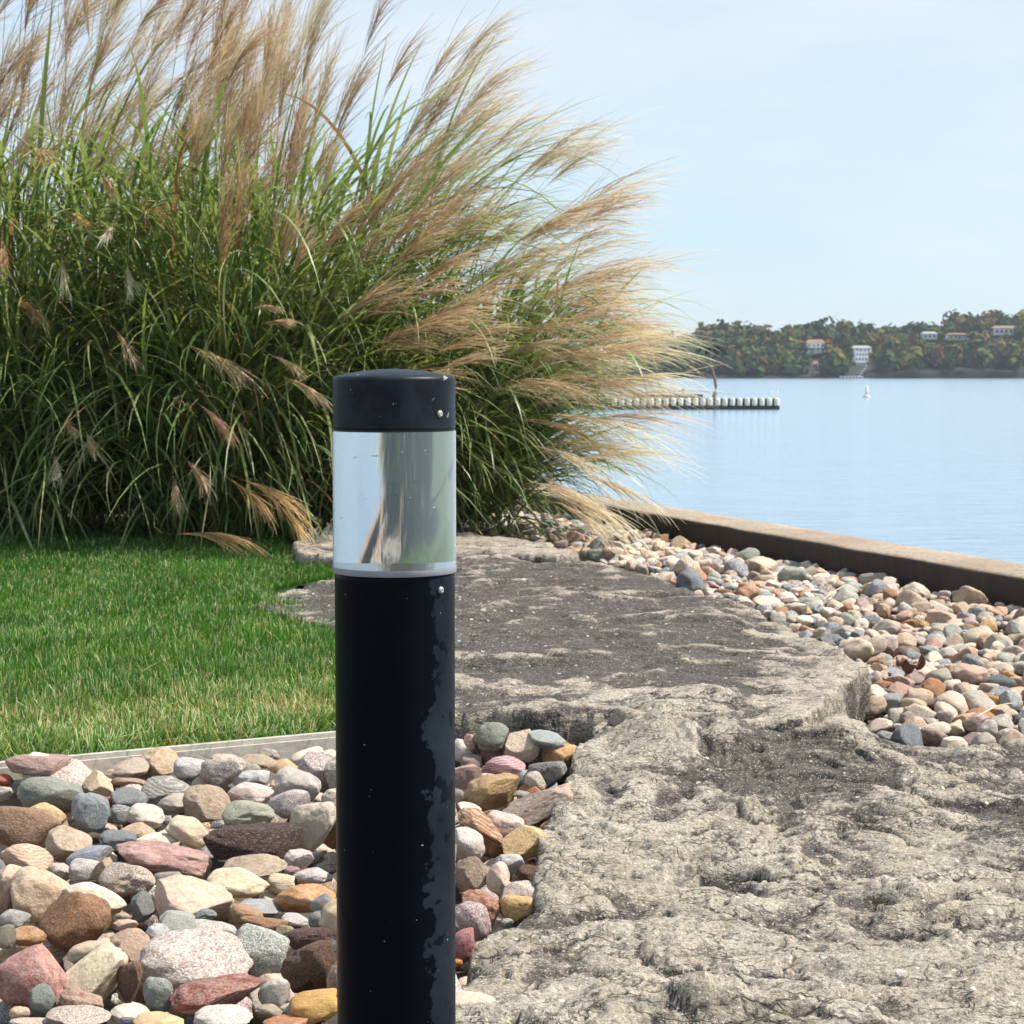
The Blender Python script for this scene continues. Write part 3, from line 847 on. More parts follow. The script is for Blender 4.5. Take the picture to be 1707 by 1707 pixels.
RIGHT = [
 (245,242,185,155,-8,'858e84','plain'),(400,292,185,190,28,'dcc7b4','mottled'),(522,258,215,95,8,'96a4a6','plain'),(605,332,212,132,2,'b5863f','mottled'),
 (248,342,124,112,0,'74494e','plain'),(305,396,228,122,-4,'b0848e','banded'),(140,372,114,94,0,'9a8684','plain'),(92,312,104,122,0,'d2cecc','plain'),
 (132,272,66,92,0,'b07a6c','speckled'),(524,432,212,152,0,'68686c','mottled'),(105,472,180,172,0,'8a6f68','plain'),(466,476,114,122,0,'c8c0b4','mottled'),
 (250,528,300,198,-10,'ae9064','plain'),(478,588,405,150,-22,'b5a090','mottled'),(180,712,275,172,32,'a47444','banded'),(310,692,205,132,10,'d2b5aa','speckled'),
 (420,782,252,180,-4,'cfae70','mottled'),(528,697,84,60,-20,'c0986a','plain'),(120,792,200,162,26,'c2b6b4','speckled'),(336,886,154,112,0,'b4b6b6','speckled'),
 (145,952,178,192,0,'86715c','mottled'),(276,962,124,162,10,'dccabe','plain'),(455,946,165,102,4,'7a5238','rough'),(540,890,82,72,0,'5a544e','rough'),
 (440,1086,320,190,5,'b8a49c','speckled'),(372,1112,200,150,10,'c8a258','mottled'),(170,1120,222,184,26,'965634','mottled'),(150,1182,212,192,20,'9f868a','speckled'),
 (98,1302,134,192,22,'ac5c66','mottled'),(70,1396,56,44,0,'c07c28','plain'),(140,1625,300,160,4,'d8c0b0','mottled'),(260,1680,205,92,0,'c4b28c','rough'),
 (396,532,84,36,0,'9aa0a2','plain'),(236,632,92,44,0,'87655c','plain'),(130,604,130,44,12,'e2d4c4','plain'),(322,1190,70,50,0,'98a09a','plain'),
]
# stones hidden behind / beside the bollard, photo pixels
MID = [(585,1290,90,70,0,'b0a8a0','speckled'),(650,1275,95,62,0,'c8bcae','plain'),(715,1290,90,64,0,'8d9294','plain'),(600,1365,120,88,0,'a58c78','mottled'),
 (690,1360,110,84,0,'c0b0a4','speckled'),(620,1450,120,88,0,'8b8f90','plain'),(712,1445,100,90,0,'b8987c','mottled'),(590,1540,120,90,0,'ccb89e','plain'),
 (680,1545,120,100,0,'9d8a80','speckled'),(610,1640,130,100,0,'8c6a50','mottled'),(715,1650,110,100,0,'b5b0a8','speckled')]
heroes = [(cx / 3.048, 1200 + cy / 3.048, ww / 3.048, hh / 3.048, a, c_, k) for cx, cy, ww, hh, a, c_, k in LEFT]
heroes += [(740 + cx / 3.064, 1150 + cy / 3.064, ww / 3.064, hh / 3.064, a, c_, k) for cx, cy, ww, hh, a, c_, k in RIGHT]
heroes += MID
rr = random.Random(5)
ANGULAR = {'d6bea0', 'ab807c', 'd0b8a6', '88463a', 'b5863f', 'dcc7b4', 'b5a090', 'cfae70', '965634', 'ae9064'}
def tone(h, k=1.0):
    c = srgb(h)
    m = sum(c) / 3
    # pixel colour of a sunlit stone -> base colour
    c2 = [m + (x - m) * 0.90 for x in c]
    return tuple(min(0.80, max(0.012, x * 0.86 * k * w)) for x, w in zip(c2, (1.05, 1.0, 0.93)))
for i, (cx, cy, ww, hh, ang, ch, kd) in enumerate(heroes):
    z = -0.04
    for _ in range(5):
        p = on_z(cx, cy, z)
        z = float(bed_z(p[1])) + (0.012 if hh > 35 else 0.0)
    ylim = float(ea[1] + ed[1] / ed[0] * (p[0] - ea[0])) - 0.075 if cx < 770 else 5.33
    if p[1] > ylim: p = on_y(cx, cy, ylim)
    y = p[1]
    a = ww / 2 * y / FPX
    ph = hh / 2 * y / FPX
    b_ = min(a * rr.uniform(0.75, 0.95), 0.13)
    dep = math.atan((cy - HOR) / FPX)
    cc = math.sqrt(max((ph * 1.04) ** 2 - (b_ * math.sin(dep)) ** 2, (0.55 * ph) ** 2)) / math.cos(dep)
    me = rr.choice(HERO_ANG) if ch in ANGULAR else HERO[(i * 7) % len(HERO)]
    add_stone('cobble', me, kd, tuple(p), (a, b_, cc), R(ang), tone(ch), 'L' if cx < 555 else ('M' if (cx, cy) in [(m_[0], m_[1]) for m_ in MID] else 'R'), 'cobble', 'rounded cobbles in the bed around the bollard', rx=R(rr.uniform(-12, 12)))

PAL = [('b8a58f', 11), ('a8a39a', 10), ('8a949a', 9), ('6f7a86', 6), ('dccbb6', 11), ('c8a888', 9), ('b8988c', 4), ('a07050', 4), ('c0904a', 4), ('8f9a90', 5),
       ('e6dccc', 9), ('806250', 4), ('a89290', 4), ('d0bcb0', 9), ('5a6068', 3), ('b07c50', 4)]
pw = [c for c, n in PAL for _ in range(n)]
KW = ['plain'] * 9 + ['speckled'] * 7 + ['mottled'] * 6 + ['banded'] * 2
cob_area = [tuple(on_z(px, py, -0.02)[:2]) for px, py in [(-160, 1300), (0, 1290), (822, 1216), (985, 1243), (950, 1330), (912, 1400), (900, 1480), (855, 1545), (790, 1575), (745, 1650), (720, 1760), (700, 2100), (-400, 2100), (-200, 1400)]]
hx = np.array([s['loc'].x for s in STONES]); hy = np.array([s['loc'].y for s in STONES]); ha = np.array([s['dims'][0] for s in STONES])
# low filler cobbles between the big ones, one layer further down
cnt = 0
fx, fy, fr = [], [], []
for _ in range(9000):
    if cnt >= 190: break
    y = rr.uniform(2.2, 5.3); x = rr.uniform(-1.7, 0.25)
    sd1 = poly_sd(np.array([x]), np.array([y]), cob_area)[0]
    if sd1 < 0.02: continue
    a = rr.uniform(0.028, 0.055)
    if fx and np.min(np.hypot(np.array(fx) - x, np.array(fy) - y) - np.array(fr) * 0.85 - a * 0.85) < 0: continue
    if x * x + (y - 2.71) ** 2 < 0 or math.hypot(x + 0.157, y - 2.71) < 0.13: continue
    fx.append(x); fy.append(y); fr.append(a)
    # do they show in the frame
    z = float(bed_z(y)) - 0.055 + 0.035 * float(sstep(4.7, 5.1, y))
    ypx = HOR + (CAMH - z) / y * FPX
    cnt += 1
    ch = rr.choice(pw)
    add_stone('cobble', HERO[rr.randrange(16)], rr.choice(KW), (x, y, z), (a, a * rr.uniform(0.75, 1.0), a * rr.uniform(0.68, 0.92)), R(rr.uniform(-15, 15)), tone(ch, 0.95), 'F', 'cobble', 'rounded cobbles in the bed around the bollard', rz=rr.uniform(0, 6.28))

# a row half buried against the edging strip
k_s = 0.0
while k_s < EL + 0.1:
    a = rr.uniform(0.026, 0.046)
    p_ = ea + ed * (k_s - 0.1 + a) - en * rr.uniform(0.045, 0.075)
    k_s += a * 1.9 + (rr.uniform(0.05, 0.12) if rr.random() < 0.25 else 0)
    add_stone('cobble', HERO[rr.randrange(16)], rr.choice(KW), (float(p_[0]), float(p_[1]), rr.uniform(-0.036, -0.022)), (a, a * 0.85, a * rr.uniform(0.55, 0.75)), R(rr.uniform(-15, 15)), tone(rr.choice(pw)), 'L' if p_[0] < -0.45 else 'R', 'cobble', 'rounded cobbles in the bed around the bollard', rz=rr.uniform(-0.4, 0.4))

# ------- river stones between slab and seawall
BEDP = [(930, 905), (1060, 940), (1130, 970), (1240, 1008), (1330, 1045), (1400, 1076), (1446, 1112), (1470, 1215), (1600, 1240), (1710, 1246)]
bed_poly = [tuple(on_z(px, py, -0.02)[:2]) for px, py in BEDP]
bed_poly += [(2.2, 5.45), (6.5, 4.2)] if False else [(3.4, 5.2)]
bed_poly += [tuple(wall_pt(-3.5, -0.02)), tuple(wall_pt(14.0, -0.02)), tuple(on_z(870, 905, 0)[:2])]
cand = []
for _ in range(60000):
    y = rr.uniform(5.0, 17.5); x = rr.uniform(-2.4, 3.6)
    cand.append((x, y))
cx_ = np.array(cand)
sdb = poly_sd(cx_[:, 0], cx_[:, 1], bed_poly)
ok = sdb > 0.0
cx_ = cx_[ok]; sdb = sdb[ok]
cell = {}
placed = []
def free(x, y, a, f):
    gx_, gy_ = int(x / 0.15), int(y / 0.15)
    for i in range(gx_ - 1, gx_ + 2):
        for j in range(gy_ - 1, gy_ + 2):
            for (qx, qy, qa) in cell.get((i, j), ()):
                if math.hypot(qx - x, qy - y) < (qa + a) * f: return False
    return True
for (x, y), s_ in zip(cx_, sdb):
    if len(placed) >= 2300: break
    a = min(0.085, max(0.022, rr.lognormvariate(math.log(0.044), 0.36)))
    if len(placed) > 700: a = min(a, 0.045)
    if not free(x, y, a, 0.74): continue
    cell.setdefault((int(x / 0.15), int(y / 0.15)), []).append((x, y, a))
    inframe = abs(x) < 853 * y / FPX + 0.05
    placed.append((x, y, a, inframe, s_))
placed.sort(key=lambda p: -(p[2] / p[1] if p[3] else 0))
mass_V, mass_T, mass_C = [], [], []
lowp = [stone_shape(900 + k, 3, 0.3, 0.2) for k in range(8)]
lows = []
for me in lowp:
    v = np.zeros(len(me.vertices) * 3, np.float32); me.vertices.foreach_get('co', v)
    tr = np.array([list(p.vertices) for p in me.polygons])
    lows.append((v.reshape(-1, 3), tr))
off = 0
for i, (x, y, a, inf, s_) in enumerate(placed):
    ch = rr.choice(pw)
    dims = (a * rr.uniform(0.9, 1.15), a * rr.uniform(0.7, 1.0), a * rr.uniform(0.5, 0.8))
    zb = -0.085 + 0.02 * mnoise.noise(Vector((x * 1.5, y * 1.5, 0))) + 0.0
    z = zb + dims[2] * 0.75 + rr.uniform(0, 0.022)
    # small embedded offset toward the slab: lie a little higher where the slab edge holds them
    e = Euler((R(rr.uniform(-28, 28)), R(rr.uniform(-30, 30)), rr.uniform(0, 6.28)))
    if i < 300 and inf:
        o = add_stone('river_stone', BEDS[rr.randrange(14)], rr.choice(KW), (x, y, z), dims, 0, tone(ch), 'B', 'stone', 'river stones between the rock slab and the seawall')
        o.rotation_euler = e
    else:
        v, tr = lows[rr.randrange(8)]
        vv = v * np.array(dims)
        m3 = np.array(e.to_matrix())
        vv = vv @ m3.T + np.array([x, y, z])
        mass_V.append(vv); mass_T.append(tr + off); off += len(v)
        mass_C.append(np.repeat(np.array([tone(ch)]), len(v), axis=0))
# a lower layer that closes the gaps
for _ in range(1500):
    y = rr.uniform(5.2, 15.5); x = rr.uniform(-1.2, 3.3)
    if poly_sd(np.array([x]), np.array([y]), bed_poly)[0] < 0.01: continue
    a = rr.uniform(0.022, 0.042)
    v, tr = lows[rr.randrange(8)]
    m3 = np.array(Euler((rr.uniform(-.6, .6), rr.uniform(-.6, .6), rr.uniform(0, 6))).to_matrix())
    vv = (v * np.array((a, a * .8, a * .6))) @ m3.T + np.array([x, y, -0.10])
    mass_V.append(vv); mass_T.append(tr + off); off += len(v)
    mass_C.append(np.repeat(np.array([tone(rr.choice(pw), 0.9)]), len(v), axis=0))
ms = link('small_river_stones', np_mesh('small_river_stones', np.concatenate(mass_V), T=np.concatenate(mass_T), col=np.concatenate(mass_C)), M['stone_mass'])
tag(ms, 'countless smaller mixed pebbles filling the gaps of the stone bed by the seawall', 'pebbles', kind='stuff')

# a lower layer of pebbles under the cobbles too
mass_V, mass_T, mass_C, off = [], [], [], 0
for _ in range(1400):
    y = rr.uniform(2.0, 5.9); x = rr.uniform(-2.0, 0.3)
    if poly_sd(np.array([x]), np.array([y]), cob_area)[0] < 0.02: continue
    if math.hypot(x + 0.157, y - 2.71) < 0.12: continue
    a = rr.uniform(0.02, 0.04)
    v, tr = lows[rr.randrange(8)]
    m3 = np.array(Euler((rr.uniform(-.6, .6), rr.uniform(-.6, .6), rr.uniform(0, 6))).to_matrix())
    vv = (v * np.array((a, a * .8, a * .6))) @ m3.T + np.array([x, y, float(bed_z(y)) - 0.10])
    mass_V.append(vv); mass_T.append(tr + off); off += len(v)
    mass_C.append(np.repeat(np.array([tone(rr.choice(pw), 0.85)]), len(v), axis=0))
ms = link('bedding_pebbles', np_mesh('bedding_pebbles', np.concatenate(mass_V), T=np.concatenate(mass_T), col=np.concatenate(mass_C)), M['stone_mass'])
tag(ms, 'small mixed pebbles lying deep in the gaps between the foreground cobbles', 'pebbles', kind='stuff')

# ------------------------------------------------------------------ small things on the rock and stones
def slab_height(g, x, y):
    xs, ys, Z, s = g
    i = int(np.clip(np.searchsorted(xs, x), 0, len(xs) - 1)); j = int(np.clip(np.searchsorted(ys, y), 0, len(ys) - 1))
    return float(Z[j, i])
def rock_piece(px, py, z, wpx, hpx, col, kd, name, label, cat, ang=0, me=None):
    p = on_z(px, py, z)
    a = wpx / 2 * p[1] / FPX; c_ = hpx / 2 * p[1] / FPX
    o = bpy.data.objects.new(name, shape_with(me or HERO_ANG[2], kd)); COL.objects.link(o)
    o.location = p; o.scale = (a, a * 0.8, c_); o.rotation_euler = (0, R(ang), 0); o.color = (*tone(col), 1)
    tag(o, label, cat)
    return o
rock_piece(1178, 1204, 0.045, 80, 36, 'd8c8ac', 'mottled', 'loose_rock', 'loose cream angular rock lying on the slab near the foot of the rock ledge', 'rock', 4)
rock_piece(1500, 1625, slab_height(gL, 0.72, 3.4), 20, 18, 'e4e2e4', 'plain', 'pale_pebble', 'tiny smooth white pebble lying alone on the pale slab', 'pebble')
rock_piece(1226, 1443, slab_height(gL, 0.45, 4.1), 28, 16, 'd0b488', 'plain', 'tan_pebble', 'tiny tan pebble lying alone in the middle of the pale slab', 'pebble')

M['straw'] = simple('dry_straw', (0.55, 0.42, 0.26), 0.7)
M['dead_leaf'] = simple('dead_leaf', (0.11, 0.045, 0.025), 0.6, 30, 0.4)
def stem(pa, pb, za, zb, name, label, rad=0.003, sag=0.01):
    a = Vector(on_z(pa[0], pa[1], za)); b_ = Vector(on_z(pb[0], pb[1], zb))
    pts = [a.lerp(b_, k / 8) + Vector((0, 0, sag * math.sin(math.pi * k / 8))) for k in range(9)]
    bm = bmesh.new(); tube(bm, pts, [rad * (1 - 0.5 * k / 8) for k in range(9)], 6)
    tag(link(name, bm_mesh(name, bm, True), M['straw']), label, 'dry stem')
stem((1372, 1000), (1420, 972), -0.0, 0.0, 'dry_stem', 'thin bleached dry grass stem lying across stones beyond the slab')
stem((1628, 1196), (1690, 1172), -0.0, 0.01, 'dry_stem', 'short straight tan stem lying on stones near the right edge of the photo')
# dead curled leaf
lp = on_z(1518, 1128, -0.0)
bm = bmesh.new()
gridv = {}
for i in range(13):
    for j in range(9):
        u, v = i / 12 * 2 - 1, j / 8 * 2 - 1
        wid = math.sqrt(max(0, 1 - u * u)) * (0.55 + 0.18 * math.sin(u * 9))
        yy = v * wid
        gridv[i, j] = bm.verts.new((lp[0] + u * 0.048, lp[1] + yy * 0.05, lp[2] + 0.02 + 0.035 * abs(yy) ** 1.3 * 1.6 + 0.014 * math.sin(u * 6 + v * 3) + 0.035 * u * u))
for i in range(12):
    for j in range(8):
        try: bm.faces.new((gridv[i, j], gridv[i + 1, j], gridv[i + 1, j + 1], gridv[i, j + 1]))
        except ValueError: pass
bmesh.ops.remove_doubles(bm, verts=bm.verts, dist=1e-5)
bmesh.ops.solidify(bm, geom=list(bm.faces), thickness=0.0012)
tag(link('dead_leaf', bm_mesh('dead_leaf', bm, True), M['dead_leaf']), 'curled dark brown dead leaf lying on the river stones', 'leaf')

# ------------------------------------------------------------------ bollard light
BX, BY, BR = on_y(657.5, 800, 2.71)[0], 2.71, 0.0815
t = NT('bollard_paint')
c = t.coord()
sep = t.node('ShaderNodeSeparateXYZ', {0: c})
n1 = t.noise(c, 22, 5, 0.62)
n2 = t.noise(c, 70, 4, 0.6)
nn_ = t.math('ADD', t.math('MULTIPLY', n1, 0.085), t.math('MULTIPLY', n2, 0.03))
wear = t.math('ADD', sep.outputs[0], nn_)
wm = t.ramp(t.math('MULTIPLY_ADD', wear, 6.0, -0.08), [(0.565, 0.0), (0.580, 1.0)])
spots = t.ramp(t.noise(c, 34, 3, 0.5), [(0.60, 0.0), (0.615, 1.0)])
wm = t.math('MULTIPLY', wm, t.math('MULTIPLY_ADD', spots, -0.8, 1.0))
fadec = t.mix(n2, (0.022, 0.031, 0.041), (0.040, 0.052, 0.066))
soft = t.ramp(t.noise(c, 11, 4, 0.6), [(0.4, 0.0), (0.65, 1.0)])
col = t.mix(t.math('MULTIPLY', wm, t.math('MULTIPLY_ADD', soft, 0.30, 0.26)), t.mix(n1, (0.0012, 0.0024, 0.0045), (0.0026, 0.0050, 0.0090)), fadec)
fleck = t.ramp(t.noise(c, 150, 2, 0.5), [(0.765, 0.0), (0.775, 1.0)])
col = t.mix(t.math('MULTIPLY', fleck, 0.8), col, (0.5, 0.5, 0.5))
t.principled(col, t.math('MULTIPLY_ADD', wm, 0.15, 0.36), t.bump(t.math('MULTIPLY_ADD', wm, 0.5, n2), 0.12, 0.002), **{'Specular IOR Level': 0.07})
M['paint'] = t.m
t = NT('bollard_cap_paint')
c = t.coord()
n1 = t.noise(c, 26, 5, 0.6)
sep = t.node('ShaderNodeSeparateXYZ', {0: c})
chip = t.ramp(t.noise(c, 62, 3, 0.6), [(0.675, 0.0), (0.69, 1.0)])
col = t.mix(t.ramp(n1, [(0.45, 0.0), (0.6, 0.7)]), (0.0045, 0.007, 0.011), (0.016, 0.022, 0.031))
col = t.mix(t.math('MULTIPLY', chip, 0.75), col, (0.34, 0.34, 0.33))
t.principled(col, 0.45, t.bump(n1, 0.1, 0.002), **{'Specular IOR Level': 0.2})
M['cap_paint'] = t.m
t = NT('clear_acrylic')
c = t.coord()
gl = t.node('ShaderNodeBsdfGlass', {'IOR': 1.49, 'Roughness': 0.035, 'Color': (0.97, 0.985, 0.99, 1)})
df = t.node('ShaderNodeBsdfDiffuse', {'Color': (0.62, 0.66, 0.70, 1)})
lw = t.node('ShaderNodeLayerWeight', {'Blend': 0.28}).outputs['Facing']
sc_ = t.node('ShaderNodeMapping', {'Vector': c, 'Scale': (1, 1, 4.0)}).outputs[0]
scr = t.ramp(t.noise(sc_, 55, 2, 0.5), [(0.73, 0.0), (0.75, 0.6)])
strk = t.node('ShaderNodeMapping', {'Vector': c, 'Scale': (1, 1, 0.06)}).outputs[0]
st = t.ramp(t.noise(strk, 90, 3, 0.6), [(0.5, 0.0), (0.75, 0.05)])
f = t.math('ADD', t.math('ADD', t.math('MULTIPLY', t.math('POWER', lw, 3.0), 0.45), 0.15), t.math('ADD', scr, st))
ms_ = t.node('ShaderNodeMixShader', {'Fac': f, 1: gl.outputs[0], 2: df.outputs[0]})
t.l.new(ms_.outputs[0], t.out.inputs['Surface'])
M['acrylic'] = t.m
M['frost'] = simple('frosted_rim', (0.30, 0.305, 0.34), 0.5, 60, 0.2)
M['steel'] = simple('screw_steel', (0.40, 0.40, 0.38), 0.6, 90, 0.5, 0.4)
bol = empty('bollard_light', (float(BX), BY, -0.1))
tag(bol, 'black cylindrical bollard light with clear lens standing among the cobbles', 'bollard light')
def blathe(name, prof, mat, loc=True, n=128):
    bm = bmesh.new(); lathe(bm, prof, n)
    o = bpy.data.objects.new(name, bm_mesh(name, bm, True)); COL.objects.link(o)
    o.data.materials.append(mat); o.parent = bol; o.location = (0, 0, 0.1)
    es = o.modifiers.new('edge', 'EDGE_SPLIT'); es.split_angle = R(50)
    return o
body = blathe('body', [(0, -0.14), (BR - 0.0015, -0.14), (BR - 0.0015, 0.7290), (BR - 0.0015, 0.732), (BR - 0.0030, 0.7355), (0, 0.7355)], M['paint'])
blathe('lens', [(0, 0.7440), (BR + 0.0004, 0.7440), (BR + 0.0004, 0.9235), (0, 0.9235)], M['acrylic'])
blathe('lens_rim', [(0, 0.7358), (BR + 0.0002, 0.7358), (BR + 0.0008, 0.7368), (BR + 0.0008, 0.7436), (BR, 0.7438), (0, 0.7438)], M['frost'])
blathe('gasket', [(0, 0.9237), (BR - 0.0022, 0.9237), (BR - 0.0022, 0.9262), (0, 0.9262)], M['black_plastic'])
cap = blathe('cap', [(0, 0.9264), (BR - 0.0012, 0.9264), (BR - 0.0002, 0.9276), (BR - 0.0002, 0.9290), (BR - 0.0002, 0.9900), (BR - 0.0002, 0.9915), (BR - 0.0014, 0.9945), (BR - 0.0045, 0.9964), (BR - 0.018, 0.9995), (BR - 0.040, 1.0030), (BR - 0.06, 1.0050), (0, 1.0060)], M['cap_paint'])
blathe('base_flange', [(0, -0.13), (BR + 0.030, -0.13), (BR + 0.030, -0.118), (BR + 0.026, -0.114), (0, -0.114)], M['paint'])
def screw(px, py, parent):
    d = ray(px, py)
    # intersect the view ray with the tube to find where the screw head sits
    ox, oy = -BX, -BY
    A = d[0] ** 2 + d[1] ** 2; B = 2 * (d[0] * ox + d[1] * oy); C_ = ox * ox + oy * oy - BR * BR
    tt = (-B - math.sqrt(B * B - 4 * A * C_)) / (2 * A)
    p = EYE + d * tt
    n_ = Vector((p[0] - BX, p[1] - BY, 0)).normalized()
    bm = bmesh.new()
    q_ = n_.to_track_quat('Z', 'Y').to_matrix().to_4x4()
    lathe(bm, [(0, -0.001), (0.0048, -0.001), (0.0046, 0.0012), (0.0030, 0.0026), (0.0012, 0.0030), (0.0010, 0.0022), (0, 0.0021)], 24)
    bmesh.ops.transform(bm, matrix=Matrix.Translation(Vector((p[0] - BX, p[1] - BY, p[2]))) @ q_, verts=bm.verts)
    o = bpy.data.objects.new('screw', bm_mesh('screw', bm, True)); COL.objects.link(o); o.data.materials.append(M['steel'])
    o.parent = parent
    return o
screw(733, 690, cap)
screw(735, 984, body)

# ------------------------------------------------------------------ tall ornamental grass
def clump_leaves(cx, cy, brad, n, hts, Lr, lean, wind, seed, wid=0.0116, az_bias=0.0):
    """arching leaves springing from the base and from the stems"""
    r = np.random.RandomState(seed)
    az = r.uniform(0, 2 * np.pi, n)
    rad = brad * np.sqrt(r.rand(n))
    hz = hts * r.rand(n) ** 1.25
    spread = hz * r.uniform(0.05, 0.42, n)             # stems lean outwards with height
    x = cx + np.cos(az) * (rad + spread) + wind * 0.35 * hz; y = cy + np.sin(az) * (rad + spread)
    az2 = az + r.normal(0, 0.5, n)
    if az_bias: az2 = -np.pi / 2 + r.normal(0, az_bias, n)
    L = r.uniform(Lr[0], Lr[1], n)
    ph0 = np.abs(r.normal(lean, 0.22, n)) + 0.05
    ph1 = ph0 + r.uniform(0.5, 2.3, n)
    S = 11
    tt = np.linspace(0, 1, S)
    P = np.zeros((n, S, 3)); P[:, 0, 0] = x; P[:, 0, 1] = y; P[:, 0, 2] = hz
    kink = r.normal(0, 0.3, n)
    for k in range(1, S):
        ph = ph0 + (ph1 - ph0) * tt[k] ** 1.35
        a = az2 + kink * tt[k] ** 2
        st = L / (S - 1)
        P[:, k, 0] = P[:, k - 1, 0] + st * (np.sin(ph) * np.cos(a) + wind * 0.55 * tt[k])
        P[:, k, 1] = P[:, k - 1, 1] + st * np.sin(ph) * np.sin(a)
        P[:, k, 2] = P[:, k - 1, 2] + st * np.cos(ph)
    P[:, :, 2] = np.maximum(P[:, :, 2], 0.0 + 0.03 * r.rand(n)[:, None])
    sa = az2 + np.pi / 2 + r.normal(0, 0.35, n)
    side = np.stack([np.cos(sa), np.sin(sa), r.normal(0, 0.25, n)], -1)
    side /= np.linalg.norm(side, axis=1, keepdims=True)
    prof = np.clip(np.minimum(0.55 + 1.6 * tt, 1.0) * (1 - tt ** 2.6) + 0.03, 0, 1)
    W = (wid * r.uniform(0.5, 1.3, n))[:, None] * prof[None, :]
    V, Q = ribbons(P, W, side)
    m = r.rand(n, 1)
    g = np.array([0.10, 0.175, 0.048]) * (1 - m) + np.array([0.31, 0.38, 0.13]) * m
    pale = (r.rand(n) < 0.10)[:, None]
    g = np.where(pale, np.array([0.30, 0.34, 0.18]), g)
    rust = (r.rand(n) < 0.035)[:, None]
    g = np.where(rust, np.array([0.30, 0.17, 0.09]), g)
    C = np.repeat(g[:, None, :], S, axis=1)
    tan = (r.rand(n) < 0.3)
    C[tan, -3:] = C[tan, -3:] * 0.5 + np.array([0.35, 0.27, 0.14]) * 0.5
    C = np.stack([C, C], axis=2).reshape(-1, 3)
    return V, Q, C

def bez(p0, p1, p2, p3, n):
    t_ = np.linspace(0, 1, n)[:, None]
    return (1 - t_) ** 3 * p0 + 3 * (1 - t_) ** 2 * t_ * p1 + 3 * (1 - t_) * t_ ** 2 * p2 + t_ ** 3 * p3

def plume_geo(P0, D0, D1, L, spread, n, tone_, seed, w=0.0017):
    r = np.random.RandomState(seed)
    D0 = D0 / np.linalg.norm(D0); D1 = D1 / np.linalg.norm(D1)
    S = 8
    tt = np.linspace(0, 1, S)
    s0 = r.uniform(0, 0.36, n) * L
    d = D0[None, :] + r.normal(0, spread, (n, 3))
    d /= np.linalg.norm(d, axis=1, keepdims=True)
    e = D1[None, :] + r.normal(0, spread * 1.55, (n, 3))
    e /= np.linalg.norm(e, axis=1, keepdims=True)
    l = L * r.uniform(0.42, 0.74, n)
    P = np.zeros((n, S, 3))
    ax = D0[None, :] * s0[:, None] + (D1 - D0)[None, :] * (s0[:, None] ** 2) / L * 0.5
    P[:, 0] = P0[None, :] + ax
    for k in range(1, S):
        q = tt[k] ** 1.1
        v = d * (1 - q) + e * q
        v /= np.linalg.norm(v, axis=1, keepdims=True)
        P[:, k] = P[:, k - 1] + v * (l / (S - 1))[:, None]
        P[:, k] += r.normal(0, 0.0018, (n, 3))
    sd_ = r.normal(0, 1, (n, 3)); sd_ -= (sd_ * d).sum(1, keepdims=True) * d
    sd_ /= np.linalg.norm(sd_, axis=1, keepdims=True)
    prof = np.array([0.6, 0.9, 1.1, 1.2, 1.15, 1.0, 0.8, 0.35])
    W = (w * r.uniform(0.6, 1.35, n))[:, None] * prof[None, :]
    V, Q = ribbons(P, W, sd_)
    # the axis itself
    tb = np.array(tone_)
    base = tb * np.array([0.72, 0.60, 0.50])
    tip = np.clip(tb * np.array([1.25, 1.24, 1.22]), 0, 0.85)
    u = np.clip((s0[:, None] + l[:, None] * tt[None, :]) / L, 0, 1)[:, :, None]
    C = base * (1 - u) + tip * u
    C = C * r.uniform(0.8, 1.2, (n, 1, 1))
    C = np.stack([C, C], axis=2).reshape(-1, 3)
    return V, Q, C

TAN = np.array([0.56, 0.445, 0.315]); CREAM = np.array([0.76, 0.67, 0.53]); BROWN = np.array([0.44, 0.305, 0.205]); GOLD = np.array([0.55, 0.40, 0.22])
FC = on_y(480, 650, 12.6)
CL = {'a': (-3.15, 12.9, 0.50), 'b': (-1.75, 12.85, 0.50), 'c': (-0.55, 12.95, 0.40), 'd': (-5.0, 13.1, 0.55)}
groups = {k: dict(plumes=[], stems=[]) for k in CL}
rp = np.random.RandomState(77)
def add_plume(ck, P0, D0, D1, L, spread, n, tone_, stem=True):
    groups[ck]['plumes'].append((P0, D0, D1, L, spread, n, tone_))
    if stem:
        cx, cy, br = CL[ck]
        a = rp.uniform(0, 6.28)
        b0 = np.array([cx + br * 0.7 * math.cos(a) * rp.rand(), cy + br * 0.7 * math.sin(a) * rp.rand(), 0.0])
        h = np.linalg.norm(P0 - b0)
        dn = D0 / np.linalg.norm(D0)
        q1 = b0 + np.array([(P0[0] - b0[0]) * 0.12, (P0[1] - b0[1]) * 0.15, h * 0.5])
        groups[ck]['stems'].append(bez(b0, q1, P0 - dn * h * 0.3, P0, 14))
